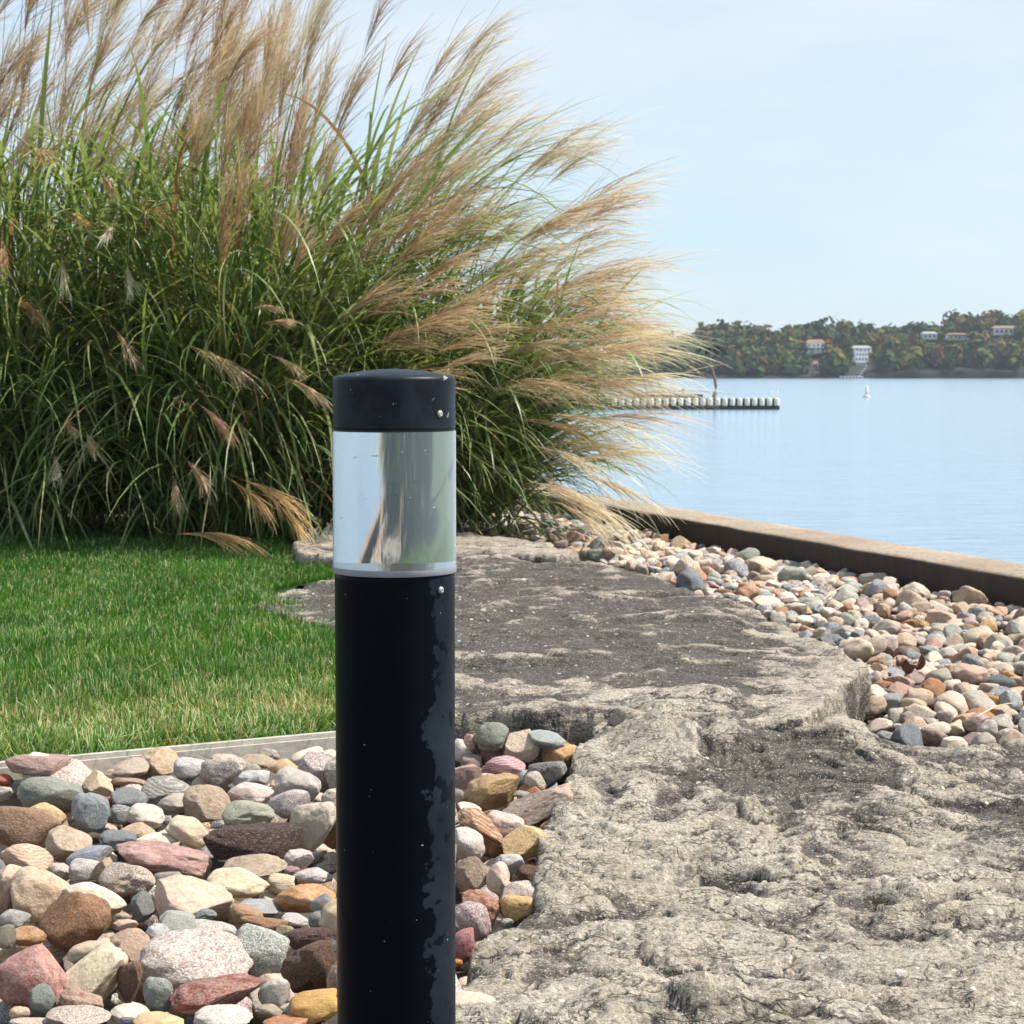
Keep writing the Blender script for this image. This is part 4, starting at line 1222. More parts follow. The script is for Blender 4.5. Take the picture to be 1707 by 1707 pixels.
# the wind-combed fan
def fan(n, seed, psi_r, rr_, yr, Lr, spread, tones, nstr):
    r = np.random.RandomState(seed)
    for i in range(n):
        psi = R(r.uniform(*psi_r))
        rad = r.uniform(*rr_)
        yy = r.uniform(*yr)
        P0 = np.array([FC[0] + rad * math.cos(psi), 12.6 + yy, FC[2] + rad * math.sin(psi)])
        c = max(0.0, math.cos(psi))
        up = math.sin(psi)
        D0 = np.array([0.12 + 1.0 * c, yy * 0.25 + r.normal(0, 0.12), 0.25 + 0.95 * max(0, up) + r.normal(0, 0.10)])
        wnd = 0.35 + 0.95 * c
        D1 = D0 + np.array([wnd * 1.1, r.normal(0, 0.15), -0.62 * wnd - 0.25 * (1 - up) + r.normal(0, 0.12)])
        L = r.uniform(*Lr)
        k = r.rand()
        tn = tones[0] * (1 - k) + tones[1] * k
        X = P0[0]
        ck = 'c' if X > -0.55 else ('b' if X > -2.3 else ('a' if X > -4.0 else 'd'))
        add_plume(ck, P0, D0, D1, L, spread * r.uniform(0.7, 1.35), nstr, tn)
fan(28, 1, (-2, 34), (1.15, 1.90), (-0.7, 0.9), (0.65, 1.0), 0.155, (CREAM, TAN), 38)
fan(40, 2, (28, 66), (1.05, 2.10), (-0.7, 0.9), (0.60, 0.95), 0.15, (TAN, CREAM), 40)
fan(42, 3, (60, 108), (1.0, 2.15), (-0.6, 1.0), (0.55, 0.95), 0.14, (BROWN, CREAM), 42)
fan(50, 4, (5, 112), (0.55, 1.35), (-1.6, -0.7), (0.38, 0.66), 0.17, (BROWN, TAN), 38)
fan(8, 8, (-14, 10), (1.30, 1.70), (-0.6, 0.8), (0.70, 0.95), 0.14, (CREAM, CREAM), 36)
# upright plumes of the left clump, above and behind
r = np.random.RandomState(5)
for i in range(142):
    px = r.uniform(-260, 420); py = r.uniform(-60, 370) + (40 if px > 250 else 0)
    yy = r.uniform(11.7, 13.3) if py > 150 else r.uniform(12.2, 13.6)
    P0 = on_y(px, py, yy)
    D0 = np.array([r.normal(0.26, 0.2), r.normal(0, 0.15), 1.0])
    D1 = D0 + np.array([r.uniform(0.3, 1.2), r.normal(0, .25), -r.uniform(0.1, 0.8)])
    k = r.rand()
    ck = 'd' if px < -140 else ('a' if px < 330 else 'b')
    add_plume(ck, P0, D0, D1, r.uniform(0.55, 0.95), 0.14 * r.uniform(0.6, 1.6), 42, BROWN * (1 - k) + CREAM * k)
# individually measured plumes: start px -> end px, distance, tone
SPEC = [
 ((195,552),(222,632),11.4,TAN,.10),((310,575),(432,690),11.4,TAN,.06),((108,700),(125,742),11.5,TAN,.12),((142,718),(160,778),11.5,TAN,.13),
 ((92,758),(94,818),11.5,CREAM*.85,.16),((288,792),(300,868),11.4,TAN,.12),((312,768),(348,846),11.3,TAN,.15),((330,672),(388,766),11.3,BROWN*1.2,.05),
 ((385,800),(455,898),11.2,GOLD,.11),((400,798),(522,915),11.1,GOLD,.12),((470,845),(508,925),11.1,GOLD*1.1,.10),((300,890),(462,955),11.0,GOLD*.9,.03),
 ((450,592),(505,645),11.4,TAN,.05),((470,628),(552,705),11.3,TAN,.05),((420,515),(478,528),11.4,TAN,.05),((440,540),(505,552),11.4,TAN,.05),
 ((103,425),(108,505),11.5,CREAM*.85,.12),((212,440),(222,508),11.5,CREAM*.85,.16),((190,375),(172,420),11.5,CREAM*.9,.12),((240,352),(300,385),11.5,GOLD,.35),
 ((165,285),(190,350),11.6,BROWN*1.1,.06),((100,350),(150,400),11.6,GOLD,.08),((60,245),(82,305),11.6,GOLD*.8,.3),((20,500),(80,560),11.6,GOLD*.7,.25),
 ((2,390),(10,470),11.5,BROWN*1.2,.12),((375,300),(438,300),11.6,TAN*.9,.16),
 ((905,815),(1075,945),11.3,CREAM,.085),((880,800),(1060,935),11.5,CREAM,.08),((925,835),(1030,938),11.2,CREAM*.95,.09),((895,790),(1010,900),11.6,CREAM*.95,.12),
 ((960,790),(1105,885),11.7,CREAM,.07),((940,770),(1150,800),11.9,CREAM,.08),((960,700),(1165,745),12.0,TAN*1.15,.07),((940,650),(1155,690),12.2,CREAM,.08),
 ((985,600),(1200,612),12.2,CREAM,.085),((960,575),(1195,590),12.4,CREAM,.08),((1000,640),(1170,660),12.0,CREAM,.08),((900,690),(1120,790),11.8,CREAM,.09),
 ((930,560),(1150,575),12.5,TAN*1.1,.07),((900,630),(1110,700),11.9,TAN,.09),((880,600),(1090,640),12.1,CREAM,.1),((860,700),(1060,790),11.8,TAN*1.1,.09),
 ((880,740),(1040,850),11.7,CREAM,.1),((890,530),(1080,520),12.6,TAN,.08),((830,560),(1010,580),12.0,TAN,.09),((840,640),(1000,690),11.8,TAN,.1),
]
for (a, b_, yy, tn, sp) in SPEC:
    p0 = on_y(*a, yy); p1 = on_y(*b_, yy - 0.1)
    L = float(np.linalg.norm(p1 - p0)) * (1.14 if a[0] > 600 else 1.02)
    D = (p1 - p0) / np.linalg.norm(p1 - p0)
    right = a[0] > 600
    bow = np.array([0, 0, 0.38 if right else 0.45]) + (np.array([0.0, 0, 0]))
    if not right and abs(D[2]) > 0.9: bow = np.array([0, 0, 0.0])
    X = p0[0]
    ck = 'c' if a[0] > 600 else ('b' if a[0] > 280 else 'a')
    add_plume(ck, p0, D + bow, D - bow, L, sp * 1.35, 36 if right else 54, tn * (1.0 if right else 1.25), stem=True)

reeds = {}
LABEL_R = {'a': 'tall green grass clump with upright brown plumes, at the left edge behind the lawn',
           'b': 'tall arching grass clump with tan plumes directly behind the bollard light',
           'c': 'windswept grass clump with pale feathery plumes reaching over the stones and lake',
           'd': 'green grass clump with brown plumes only partly in view past the left edge'}
leafspec = {
 'a': [(2500, 1.95, (0.75, 1.55), 0.36, 0.14, 1, 0), (1100, 0.5, (1.3, 2.1), 0.30, 0.12, 2, 0), (1000, 1.3, (0.8, 1.4), 0.6, 0.1, 11, 1.1)],
 'b': [(2800, 1.95, (0.75, 1.55), 0.42, 0.30, 3, 0), (1100, 0.5, (1.3, 2.0), 0.38, 0.2, 4, 0), (1100, 1.3, (0.8, 1.4), 0.6, 0.1, 12, 1.1)],
 'c': [(2100, 1.25, (0.60, 1.15), 0.44, 0.26, 5, 0), (800, 0.4, (0.9, 1.25), 0.42, 0.2, 6, 0), (700, 0.9, (0.7, 1.1), 0.6, 0.3, 13, 1.1)],
 'd': [(1500, 1.8, (0.6, 1.3), 0.35, 0.10, 7, 0), (500, 0.5, (1.3, 2.0), 0.30, 0.1, 8, 0)],
}
for ck, (cx, cy, br) in CL.items():
    e_ = empty('ornamental_grass', (cx, cy, 0))
    tag(e_, LABEL_R[ck], 'ornamental grass', 'clumps of tall plumed grass along the lawn')
    reeds[ck] = e_
    VV, QQ, CC, off = [], [], [], 0
    for (n, hts, Lr, lean, wind, sd0, azb) in leafspec[ck]:
        v, q_, c_ = clump_leaves(cx, cy, br * 1.35, n, hts, Lr, lean, wind, 1000 + sd0, az_bias=azb)
        VV.append(v); QQ.append(q_ + off); CC.append(c_); off += len(v)
    link('leaves', np_mesh('leaves', np.concatenate(VV), np.concatenate(QQ), col=np.concatenate(CC)), M['reed'], e_)
    st_ = groups[ck]['stems']
    if st_:
        P = np.array(st_)
        n = len(P)
        rs = np.random.RandomState(3)
        V1, Q1 = ribbons(P, np.full((n, P.shape[1]), 0.0036) * np.linspace(1, 0.5, P.shape[1])[None, :], np.tile(np.array([[1.0, 0, 0]]), (n, 1)))
        V2, Q2 = ribbons(P, np.full((n, P.shape[1]), 0.0036) * np.linspace(1, 0.5, P.shape[1])[None, :], np.tile(np.array([[0, 1.0, 0]]), (n, 1)))
        g = np.array([0.17, 0.17, 0.07]) * rs.uniform(0.7, 1.4, (n, 1)) + np.where(rs.rand(n, 1) < 0.3, 0.08, 0) * np.array([1, .7, .3])
        c1 = np.repeat(g, P.shape[1] * 2, axis=0)
        link('stems', np_mesh('stems', np.concatenate([V1, V2]), np.concatenate([Q1, Q2 + len(V1)]), col=np.concatenate([c1, c1])), M['reed'], e_)
    for i, (P0, D0, D1, L, sp, n, tn) in enumerate(groups[ck]['plumes']):
        v, q_, c_ = plume_geo(P0, D0, D1, L, sp, n, tn, hash(ck) % 7 * 0 + i * 13 + ord(ck))
        # origin at the plume's own foot
        link('plume', np_mesh('plume', v, q_, col=c_), M['plume'], e_)

# ------------------------------------------------------------------ far shore
SH = 700.0
wl_ = WATER
t = NT('far_hillside')
c = t.coord()
n1 = t.noise(c, 0.15, 5, 0.7)
n2 = t.noise(t.node('ShaderNodeMapping', {'Vector': c, 'Scale': (0.25, 0.25, 1.6)}).outputs[0], 0.5, 4, 0.6)
t.principled(t.mix(t.ramp(n2, [(0.4, 0.0), (0.65, 1.0)]), (0.014, 0.017, 0.011), (0.035, 0.034, 0.030)), 1.0, t.bump(n1, 0.5, 0.6))
M['hill'] = t.m
topline = [(-600, 575), (0, 572), (400, 570), (860, 572), (1000, 574), (1100, 572), (1150, 562), (1188, 556), (1205, 545), (1240, 539), (1300, 541), (1350, 547), (1400, 541), (1440, 537), (1500, 541),
           (1545, 549), (1575, 537), (1610, 537), (1650, 547), (1668, 528), (1707, 522), (1900, 520), (2600, 530)]
tlx = np.array([p[0] for p in topline]); tly = np.array([p[1] for p in topline])
def top_z(px, Y):
    return 1 + (HOR - np.interp(px, tlx, tly)) / FPX * Y
ns, nd = 260, 14
pxs = np.linspace(-500, 2300, ns)
V = []
for i, px in enumerate(pxs):
    zt = float(top_z(px, 760)) - 4.5
    bluff = float(sstep(1420, 1520, px)) * 2.6 + 0.6
    for j in range(nd):
        f = j / (nd - 1)
        yy = SH + (0 if j < 2 else 2 + 90 * ((j - 2) / (nd - 3)))
        if j == 0: z = wl_ - 1
        elif j == 1: z = wl_ + bluff * 0.8
        else: z = wl_ + bluff + (zt - wl_ - bluff) * ((j - 2) / (nd - 3)) ** 0.8
        yy += 2.5 * mnoise.noise(Vector((px * 0.03, j * 0.4, 1)))
        z += 0.5 * mnoise.noise(Vector((px * 0.05, j * 0.7, 9))) if j > 1 else 0
        V.append(((px - 853.5) / FPX * SH * (1 + 0.0 * f), yy, z))
ii = np.arange(ns * nd).reshape(ns, nd)
Q = np.stack([ii[:-1, :-1], ii[1:, :-1], ii[1:, 1:], ii[:-1, 1:]], -1).reshape(-1, 4)
ho = link('far_hills', np_mesh('far_hills', np.array(V), Q), M['hill']); ho['kind'] = 'structure'
def hill_z(px, dy):
    zt = float(top_z(px, 760)) - 4.5
    bluff = float(sstep(1420, 1520, px)) * 2.6 + 0.6
    return wl_ + bluff + (zt - wl_ - bluff) * max(0, min(1, (dy - 2) / 90)) ** 0.8
def crown(cx, cy, cz, rx, rz, n, colr, r, V, Q, C, off):
    # leaf clumps spread through an uneven crown
    lob = [(r.normal(0, 0.33, 3), r.uniform(0.45, 0.68)) for _ in range(7)]
    k = r.randint(0, 6, n)
    ctr = np.array([lob[j][0] for j in k]); k = r.randint(0, 7, n); ctr = np.array([lob[j][0] for j in k]); rad = np.array([lob[j][1] for j in k])
    d = r.normal(0, 1, (n, 3)); d /= np.linalg.norm(d, axis=1, keepdims=True)
    P = ctr + d * (rad * r.uniform(0.75, 1.0, n))[:, None]
    P = P * np.array([rx, rx, rz]) + np.array([cx, cy, cz])
    s = r.uniform(0.22, 0.48, n) * rx * 0.62
    a = np.cross(d, r.normal(0, 1, (n, 3))); a /= np.linalg.norm(a, axis=1, keepdims=True)
    b = np.cross(d, a)
    q4 = np.stack([P - a * s[:, None] - b * s[:, None] * .7, P + a * s[:, None] - b * s[:, None] * .7, P + a * s[:, None] * .6 + b * s[:, None], P - a * s[:, None] * .7 + b * s[:, None]], 1).reshape(-1, 3)
    V.append(q4); Q.append(np.arange(n * 4).reshape(n, 4) + off)
    cc = np.array(colr) * r.uniform(0.8, 1.25, (n, 1))
    C.append(np.repeat(cc, 4, axis=0))
    return off + n * 4
TREEC = [(0.055, 0.085, 0.030)] * 7 + [(0.085, 0.10, 0.030)] * 5 + [(0.13, 0.115, 0.035)] * 4 + [(0.13, 0.085, 0.038)] * 2 + [(0.14, 0.065, 0.04)] * 1 + [(0.035, 0.06, 0.035)] * 5
HOUSES = [ # px centre, py base, width px, wall height px, dy up the slope, kind
 (1357, 586, 30, 14, 40, 'deck', 'white two storey house with brown roof and lower deck, leftmost on the wooded far shore'),
 (1355, 616, 14, 9, 14, 'small', 'small white boathouse low on the far shore below the leftmost house'),
 (1403, 588, 6, 6, 42, 'small', 'tiny white gabled shed half hidden among trees of the far shore'),
 (1437, 612, 30, 32, 18, 'stepped', 'tall white terraced house stepping down the far hillside above the buoy'),
 (1546, 566, 24, 9, 62, 'plain', 'small white house high on the far ridge, between the terraced and the porch house'),
 (1592, 567, 32, 8, 60, 'porch', 'low house with brown roof and white porch posts on the far ridge'),
 (1671, 559, 42, 11, 62, 'plain', 'wide white house with red-brown roof near the right edge of the far ridge')]
def in_house_view(px, py):
    for (hx_, hb, hw, hh_, dy, k, l) in HOUSES:
        if abs(px - hx_) < hw * 0.55 + 9 and hb - hh_ * 1.5 - 8 < py < hb + 15: return dy
    return None
V, Q, C, off = [], [], [], 0
r = np.random.RandomState(9)
nt = 0
for i in range(4400):
    px = r.uniform(-480, 2250)
    if px < 820 and r.rand() < 0.55: continue
    dy = 3 + 88 * r.rand() ** 1.25
    bl = px > 1440
    if bl and dy < 6 and r.rand() < 0.35: continue
    rx = r.uniform(2.2, 4.6) * (0.8 if px < 1100 else 1); rz = rx * r.uniform(0.75, 1.15)
    Y = SH + dy
    z0 = hill_z(px, dy)
    X = (px - 853.5) / FPX * SH
    zc = z0 + rz * r.uniform(0.6, 1.1)
    ppx = 853.5 + X / Y * FPX
    lim = top_z(px, Y)
    if zc + rz > lim + 0.8: zc = float(lim) + 0.8 * r.rand() - rz
    ppy = HOR - (zc - 1) / Y * FPX
    hd = in_house_view(ppx, ppy)
    if hd is not None and dy < hd + 9: continue
    cc = TREEC[r.randint(0, len(TREEC))]
    off = crown(X, Y, zc, rx, rz, 64 if px > 820 else 34, cc, r, V, Q, C, off)
fw = link('far_woods', np_mesh('far_woods', np.concatenate(V), np.concatenate(Q), col=np.concatenate(C), smooth=False), foliage_mat('far_foliage', 0.12, 0.9, 0.05))
tag(fw, 'autumn woods in green, olive and rust covering the hills of the far shore', 'woods', kind='stuff')
# single trees standing out against the sky on the ridge
M['bark'] = simple('bark', (0.06, 0.05, 0.04), 0.9)
TR = [(1172, 562, 13, (0.03, 0.05, 0.03), 'small dark round tree on the far ridge just right of the plumes'),
      (1215, 549, 22, (0.04, 0.065, 0.032), 'broad dark green tree at the left end of the taller far ridge'),
      (1262, 545, 20, (0.05, 0.075, 0.03), 'rounded green tree on the far ridge beside the broad dark tree'),
      (1322, 547, 15, (0.19, 0.06, 0.035), 'rust red autumn tree on the far ridge'),
      (1437, 544, 24, (0.04, 0.065, 0.035), 'wide dark tree crowning the far ridge above the terraced house'),
      (1532, 554, 14, (0.06, 0.08, 0.03), 'small bushy tree on the far ridge beside the small white house'),
      (1582, 545, 28, (0.075, 0.10, 0.03), 'large yellow green tree rising above the porch house'),
      (1622, 550, 18, (0.045, 0.05, 0.03), 'dark brownish tree between the porch house and the red roofed house'),
      (1672, 536, 24, (0.06, 0.085, 0.03), 'green tree behind the red roofed house'),
      (1702, 531, 26, (0.05, 0.08, 0.03), 'tall green tree at the extreme right end of the far ridge')]
for (px, py, wpx, cc, lab) in TR:
    Y = SH + 94; X = (px - 853.5) / FPX * Y
    zc = 1 + (HOR - py) / FPX * Y
    rx = wpx / 2 / FPX * Y
    V, Q, C = [], [], []
    crown(X, Y, zc - rx * .75, rx * 1.15, rx * 1.05, 420, cc, r, V, Q, C, 0)
    e_ = empty('ridge_tree', (X, Y, zc - 6))
    tag(e_, lab, 'tree', 'single trees standing out on the far ridge')
    link('crown', np_mesh('crown', V[0], Q[0], col=C[0], smooth=False), fw.data.materials[0], e_)
    bm = bmesh.new(); tube(bm, [(X, Y, zc - 7), (X + .1, Y, zc - 3), (X, Y, zc)], [0.3, 0.22, 0.1], 7)
    link('trunk', bm_mesh('trunk', bm, True), M['bark'], e_)

M['hwall'] = simple('house_wall', (0.72, 0.73, 0.75), 0.8, 0.4, 0.08)
M['hroof'] = simple('house_roof', (0.22, 0.13, 0.10), 0.9, 1.2, 0.2)
M['hroof2'] = simple('house_roof_grey', (0.30, 0.28, 0.27), 0.9, 1.2, 0.2)
M['hglass'] = simple('house_glass', (0.04, 0.05, 0.07), 0.25)
def house(px, pb, wpx, hpx, dy, kind, label):
    Y = SH + dy; s = Y / FPX
    X = (px - 853.5) * s; z0 = 1 + (HOR - pb) * s; W = wpx * s; H = hpx * s; D = W * 0.7
    e_ = empty('hillside_house', (X, Y, z0))
    tag(e_, label, 'house', 'white houses on the wooded far shore')
    def prim(name, fn, mat, par=e_):
        bm = bmesh.new(); fn(bm)
        return link(name, bm_mesh(name, bm), mat, e_) if par is e_ else link(name, bm_mesh(name, bm), mat, par)
    def windows(zc, n, w, h, x0, x1, yf):
        for k in range(n):
            xx = x0 + (x1 - x0) * (k + 0.5) / n
            prim('window', lambda bm: add_box(bm, (xx, yf - 0.06, zc), (w, 0.12, h)), M['hglass'])
    def gable(bm, x, y, z, w, d, h, ov=0.4):
        a = [(-w / 2 - ov, -d / 2 - ov, 0), (w / 2 + ov, -d / 2 - ov, 0), (w / 2 + ov, d / 2 + ov, 0), (-w / 2 - ov, d / 2 + ov, 0), (-w / 2 + w * .12, 0, h), (w / 2 - w * .12, 0, h)]
        v = [bm.verts.new((x + p[0], y + p[1], z + p[2])) for p in a]
        for f in ((0, 1, 5, 4), (2, 3, 4, 5), (1, 2, 5), (3, 0, 4), (3, 2, 1, 0)): bm.faces.new([v[k] for k in f])
    if kind == 'stepped':
        H0 = H / 4
        for k in range(4):
            xo = (-0.14, -0.10, -0.02, 0.10)[k] * W; ww = (0.55, 0.80, 0.72, 0.95)[k] * W; yo = k * 2.2
            prim('storey', lambda bm: add_box(bm, (X + xo, Y + yo, z0 + H0 * (k + .5)), (ww, D, H0 * 0.99)), M['hwall'])
            prim('deck', lambda bm: add_box(bm, (X + xo, Y + yo - D / 2 - 0.9, z0 + H0 * k + 0.12), (ww * 1.05, 1.8, 0.22)), M['hwall'])
            prim('railing', lambda bm: add_box(bm, (X + xo, Y + yo - D / 2 - 1.75, z0 + H0 * k + 0.75), (ww * 1.05, 0.08, 0.25)), M['hwall'])
            windows(z0 + H0 * (k + .55), 4, ww * 0.14, H0 * 0.5, X + xo - ww * .45, X + xo + ww * .45, Y + yo - D / 2)
        prim('roof', lambda bm: gable(bm, X + .06 * W, Y + 6.6, z0 + H + 0.02, W, D, H0 * 0.5), M['hroof2'])
        return
    prim('wall', lambda bm: add_box(bm, (X, Y, z0 + H / 2), (W, D, H)), M['hwall'])
    prim('roof', lambda bm: gable(bm, X, Y, z0 + H + 0.02, W, D, H * (0.42 if kind != 'small' else 0.6)), M['hroof'] if kind != 'plain' or wpx > 30 else M['hroof2'])
    nw = max(1, int(W / 1.6))
    if kind == 'deck':
        windows(z0 + H * .72, nw, 0.7, H * .22, X - W * .46, X + W * .46, Y - D / 2)
        windows(z0 + H * .27, nw, 0.7, H * .22, X - W * .46, X + W * .46, Y - D / 2)
        prim('deck', lambda bm: add_box(bm, (X, Y - D / 2 - 1.0, z0 + H * .48), (W * 1.1, 2.0, 0.3)), M['hwall'])
        prim('lower_deck', lambda bm: add_box(bm, (X, Y - D / 2 - 1.6, z0 - 0.4), (W * 1.2, 3.0, 0.7)), M['hwall'])
    else:
        windows(z0 + H * .55, nw, 0.75, H * .4, X - W * .46, X + W * .46, Y - D / 2)
    if kind == 'porch':
        for k in range(6):
            prim('post', lambda bm: add_box(bm, (X - W / 2 + W * k / 5, Y - D / 2 - 1.6, z0 + H * .4), (0.22, 0.22, H * 1.2)), M['hwall'])
        prim('porch_roof', lambda bm: add_box(bm, (X, Y - D / 2 - 0.9, z0 + H * 1.03), (W * 1.05, 1.9, 0.25)), M['hroof'])
for h_ in HOUSES: house(*h_)
# building with a red roof at the shore behind the plumes, and the shore jetty
def far_box_thing(name, px, py, wpx, hpx, Y, mat, label, cat, roof=None):
    s = Y / FPX; X = (px - 853.5) * s; z = 1 + (HOR - py) * s
    e_ = empty(name, (X, Y, z)); tag(e_, label, cat)
    bm = bmesh.new(); add_box(bm, (X, Y, z + hpx * s / 2), (wpx * s, wpx * s * .6, hpx * s)); link('wall', bm_mesh('wall', bm), mat, e_)
    if roof:
        bm = bmesh.new()
        v = add_box(bm, (X, Y, z + hpx * s * 1.25), (wpx * s * 1.15, wpx * s * .75, hpx * s * .5))
        for q_ in v:
            if q_.co.z > z + hpx * s * 1.25: q_.co.x = X + (q_.co.x - X) * .75; q_.co.y = Y
        link('roof', bm_mesh('roof', bm), roof, e_)
        bm = bmesh.new()
        for k in (-1, 1): add_box(bm, (X + k * wpx * s * .25, Y - wpx * s * .3 - .04, z + hpx * s * .5), (wpx * s * .18, 0.1, hpx * s * .45))
        link('window', bm_mesh('window', bm), M['hglass'], e_)
far_box_thing('boathouse', 903, 637, 22, 6, 395, M['hwall'], 'pale boathouse with a red roof low on the water behind the grass plumes', 'boathouse', simple('red_roof', (0.45, 0.08, 0.05), 0.7))
s = (SH - 3) / FPX
bm = bmesh.new()
jx = (1418 - 853.5) * s
add_box(bm, (jx, SH - 3, wl_ + 0.55), (38 * s, 2.5, 0.25))
for k in range(7): add_box(bm, (jx + (k - 3) * 1.2, SH - 4, wl_ + 0.1), (0.2, 0.2, 1.4))
for k in range(5): add_box(bm, (jx + 3.2 + k * .55, SH - 1, wl_ + 0.9 + k * .8), (0.8, 1.5, 0.25))
tag(link('shore_jetty', bm_mesh('shore_jetty', bm), M['hwall']), 'thin white jetty at the waterline below the terraced house', 'jetty')

# ------------------------------------------------------------------ things on the water
def water_y(py): return (CAMH - WATER) * FPX / (py - HOR)
M['bwhite'] = simple('weathered_white_plastic', (0.62, 0.60, 0.52), 0.6, 6, 0.15)
M['bdark'] = simple('dark_wet_timber', (0.045, 0.042, 0.035), 0.8, 5, 0.3)
Y = water_y(682.5); s = Y / FPX
X1 = (1297 - 853.5) * s; X0 = (885 - 853.5) * s
br_ = empty('floating_breakwater', (X1, Y, WATER))
tag(br_, 'floating breakwater, a row of upright white drums on dark timber, ending right of the palm', 'breakwater')
bm = bmesh.new(); add_box(bm, ((X0 + X1) / 2, Y, WATER + 0.07), (X1 - X0, 0.9, 0.26)); add_box(bm, ((X0 + X1) / 2, Y + 0.22, WATER + 0.36), (X1 - X0, 0.10, 0.36))
link('timber_base', bm_mesh('timber_base', bm), M['bdark'], br_)
pitch = 12.25 * s
for k in range(23):
    xx = X1 - 0.12 - k * pitch
    bm = bmesh.new()
    lathe(bm, [(0, 0), (0.11, 0), (0.125, 0.04), (0.13, 0.2), (0.125, 0.42), (0.10, 0.50), (0, 0.52)], 14, (xx, Y - 0.32, WATER + 0.06))
    link('drum', bm_mesh('drum', bm, True), M['bwhite'], br_)
for k in (0, 1):
    bm = bmesh.new(); tube(bm, [(X1 - 0.05 - k * 0.28, Y - 0.1, WATER + 0.1), (X1 - 0.05 - k * 0.28, Y - 0.1, WATER + 0.95)], 0.016, 6)
    link('pole', bm_mesh('pole', bm, True), M['bwhite'], br_)

Y2 = water_y(663); s2 = Y2 / FPX
x1 = (1169 - 853.5) * s2; x0 = (1050 - 853.5) * s2
dk = empty('low_dock', (x1, Y2, WATER)); tag(dk, 'low dark floating dock behind the breakwater, ending left of the palm', 'dock')
bm = bmesh.new(); add_box(bm, ((x0 + x1) / 2, Y2, WATER + 0.12), (x1 - x0, 2.0, 0.26)); link('deck', bm_mesh('deck', bm), simple('dock_deck', (0.13, 0.12, 0.10), 0.8, 3, 0.3), dk)
bm = bmesh.new(); add_box(bm, ((x0 + x1) / 2, Y2, WATER + 0.02), (x1 - x0 - 0.3, 1.8, 0.16)); link('float', bm_mesh('float', bm), M['bdark'], dk)
xx = (1138 - 853.5) * s2
bm = bmesh.new(); tube(bm, [(xx, Y2, WATER + 0.2), (xx, Y2, WATER + 0.5)], 0.05, 8); tube(bm, [(xx, Y2, WATER + 0.5), (xx, Y2, WATER + 0.75)], 0.10, 8); link('bollard_post', bm_mesh('bollard_post', bm), M['bdark'], dk)
xx = (1166 - 853.5) * s2
bm = bmesh.new(); tube(bm, [(xx, Y2, WATER + 0.2), (xx, Y2, WATER + 1.15)], 0.022, 8); link('pole', bm_mesh('pole', bm), M['bwhite'], dk)

# artificial palm leaning at the breakwater
Yp = Y + 0.9; sp_ = Yp / FPX
def P_(px, py): return Vector(((px - 853.5) * sp_, Yp, 1 + (HOR - py) * sp_))
pl = empty('artificial_palm', tuple(P_(1186, 680))); tag(pl, 'curved grey brown palm-like trunk with dark drooping fronds standing at the breakwater', 'artificial palm')
bm = bmesh.new()
pts = [P_(1185, 682), P_(1188, 668), P_(1191.5, 655), P_(1193, 643), P_(1191, 632), P_(1187, 620), P_(1183, 607), P_(1181, 595), P_(1181, 583)]
tube(bm, pts, [0.12, 0.105, 0.095, 0.085, 0.08, 0.075, 0.07, 0.07, 0.06], 12)
link('trunk', bm_mesh('trunk', bm, True), simple('palm_trunk', (0.16, 0.125, 0.095), 0.8, 8, 0.25), pl)
mfr = simple('dark_frond', (0.035, 0.022, 0.018), 0.7, 6, 0.4)
rf = random.Random(4)
for k in range(9):
    a = k / 9 * 2 * math.pi + 0.3
    bm = bmesh.new()
    base = P_(1181, 581); L = rf.uniform(0.75, 1.0)
    prev = None
    for j in range(9):
        u = j / 8
        c0 = base + Vector((math.cos(a) * L * u, math.sin(a) * L * u, 0.30 * math.sin(u * 2.2) - 0.55 * u * u))
        wv = Vector((-math.sin(a), math.cos(a), 0)) * (0.13 * math.sin(math.pi * min(1, u * 0.9 + 0.1)) * (0.7 + 0.3 * (j % 2)))
        row = [bm.verts.new(c0 - wv - Vector((0, 0, .07))), bm.verts.new(c0), bm.verts.new(c0 + wv - Vector((0, 0, .07)))]
        if prev:
            bm.faces.new((prev[0], row[0], row[1], prev[1])); bm.faces.new((prev[1], row[1], row[2], prev[2]))
        prev = row
    bmesh.ops.solidify(bm, geom=list(bm.faces), thickness=0.008)
    link('frond', bm_mesh('frond', bm, True), mfr, pl)

Yb = water_y(662.5); sb = Yb / FPX
bx = (1444 - 853.5) * sb
bu = empty('channel_buoy', (bx, Yb, WATER)); tag(bu, 'small white conical buoy floating alone on the lake', 'buoy')
bm = bmesh.new(); lathe(bm, [(0, -0.2), (0.22, -0.2), (0.27, 0.0), (0.25, 0.14), (0.14, 0.2), (0, 0.2)], 24, (bx, Yb, WATER)); link('float', bm_mesh('float', bm, True), simple('buoy_float', (0.62, 0.56, 0.54), 0.5), bu)
bm = bmesh.new(); lathe(bm, [(0, 0.19), (0.15, 0.19), (0.13, 0.45), (0.09, 0.78), (0.04, 0.88), (0, 0.9)], 24, (bx, Yb, WATER)); link('marker', bm_mesh('marker', bm, True), simple('buoy_marker', (0.78, 0.70, 0.70), 0.5), bu)

# ------------------------------------------------------------------ haze over the lake
HAZE = 0.00016
if HAZE:
    bm = bmesh.new(); add_box(bm, (0, 395, 19.0), (1400, 870, 50.0))
    t = NT('haze')
    v = t.node('ShaderNodeVolumePrincipled', {'Color': (0.80, 0.88, 1.0, 1), 'Density': HAZE, 'Anisotropy': 0.3})
    t.l.new(v.outputs[0], t.out.inputs['Volume'])
    hz = link('haze', bm_mesh('haze', bm), t.m); hz['kind'] = 'stuff'

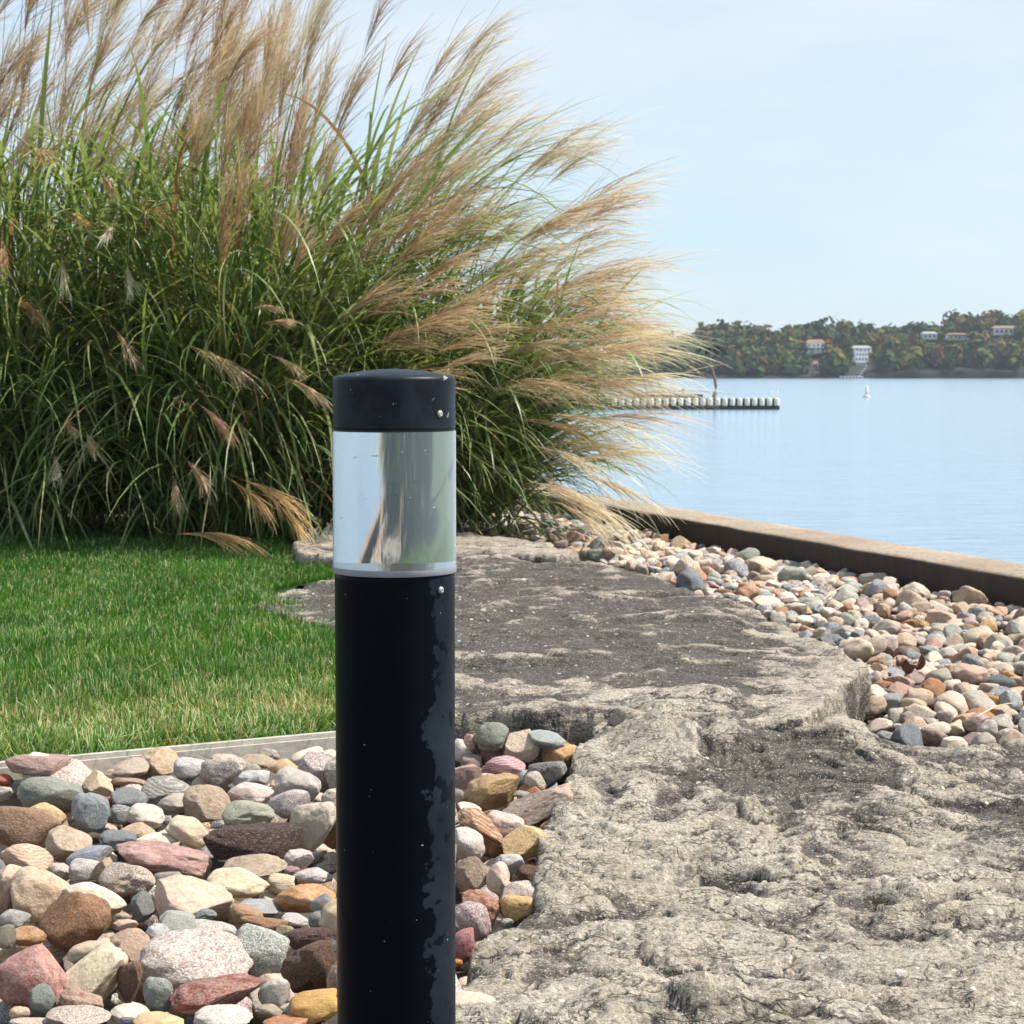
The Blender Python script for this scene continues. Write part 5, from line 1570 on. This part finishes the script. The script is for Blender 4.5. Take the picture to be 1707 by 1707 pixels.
# ------------------------------------------------------------------ labels of the stones: colour, size, form, pattern, then the neighbours
def cname(c):
    r_, g_, b_ = [x ** (1 / 2.2) for x in c]
    v = (r_ + g_ + b_) / 3; mxv, mnv = max(r_, g_, b_), min(r_, g_, b_); sat = (mxv - mnv) / (mxv + 1e-6)
    if sat < 0.085:
        return 'white' if v > 0.72 else 'pale grey' if v > 0.62 else 'grey' if v > 0.45 else 'dark grey'
    if mxv == r_:
        if g_ - b_ < 0.035 and sat > 0.2: return 'dark maroon' if v < 0.35 else 'red brown' if v < 0.5 else 'pink'
        if g_ - b_ < 0.035: return 'mauve' if v < 0.62 else 'pale pink'
        if sat > 0.5: return 'ochre' if v > 0.5 else 'rust brown'
        if sat > 0.36: return 'golden' if v > 0.6 else 'orange brown' if v > 0.47 else 'brown'
        if sat > 0.2: return 'tan' if v > 0.62 else 'light brown' if v > 0.5 else 'dark brown'
        return 'cream' if v > 0.7 else 'beige' if v > 0.55 else 'taupe'
    if mxv == g_: return 'grey green'
    return 'pale blue' if v > 0.62 else 'blue grey' if v > 0.45 else 'slate blue'
def form(s):
    a, b, c = s['dims']
    if s['ang']: return 'angular'
    if a > 1.75 * c: return 'flat'
    if c > 1.15 * a: return 'upright'
    if a > 1.35 * c: return 'oval'
    return 'round'
for s in STONES:
    s['c'] = cname(s['col']); s['f'] = form(s)
    p = s['loc']; s['px'] = 853.5 + p.x / p.y * FPX; s['py'] = HOR + (CAMH - p.z) / p.y * FPX
    s['w'] = s['dims'][0] / p.y * FPX * 2
    s['head'] = 'cobble' if s['area'] != 'B' else 'stone'
    k = s['w'] if s['area'] != 'B' else s['w'] * 2.2
    s['size'] = 'tiny' if k < 34 else 'small' if k < 55 else 'medium' if k < 85 else 'large' if k < 125 else 'huge'
PAT = {'plain': 'smooth', 'speckled': 'speckled', 'mottled': 'mottled', 'banded': 'banded', 'rough': 'rough'}
taken = {}
for s in STONES:
    near = sorted([q_ for q_ in STONES if q_ is not s and abs(q_['px'] - s['px']) < 150 and abs(q_['py'] - s['py']) < 90], key=lambda q_: (q_['px'] - s['px']) ** 2 + 2.5 * (q_['py'] - s['py']) ** 2)[:7]
    core = f"{s['size']} {s['f']} {PAT[s['kind']]} {s['c']} {s['head']}"
    def where(q_):
        dx, dy = q_['px'] - s['px'], q_['py'] - s['py']
        if abs(dx) > abs(dy) * 1.4: return 'left of' if dx > 0 else 'right of'
        return 'behind' if dy > 0 else 'in front of'
    opts = []
    if s['area'] == 'L' and s['py'] < 1300: opts.append(core + ' by the lawn edging')
    if s['area'] in 'RM': opts.append(core + (' against the bollard' if s['px'] < 800 else ' beside the pale slab'))
    if s['area'] == 'B' and s['py'] < 935: opts.append(core + ' near the far end of the stone bed')
    for q_ in near: opts.append(f"{core}, {where(q_)} a {q_['size']} {q_['c']} one")
    for i_, q_ in enumerate(near):
        for q2 in near[i_ + 1:]:
            opts.append(f"{core} between {q_['c']} {q_['f']} and {q2['c']} {q2['f']} ones")
            opts.append(f"{core}, {where(q_)} a {q_['c']} one, {where(q2)} a {q2['c']} one")
    if not opts: opts = [core + ' in the cobble bed']
    lab = next((o_ for o_ in opts if o_ not in taken), None)
    if lab is None:
        lab = opts[-1]
    taken[lab] = taken.get(lab, 0) + 1
    s['o']['label'] = lab
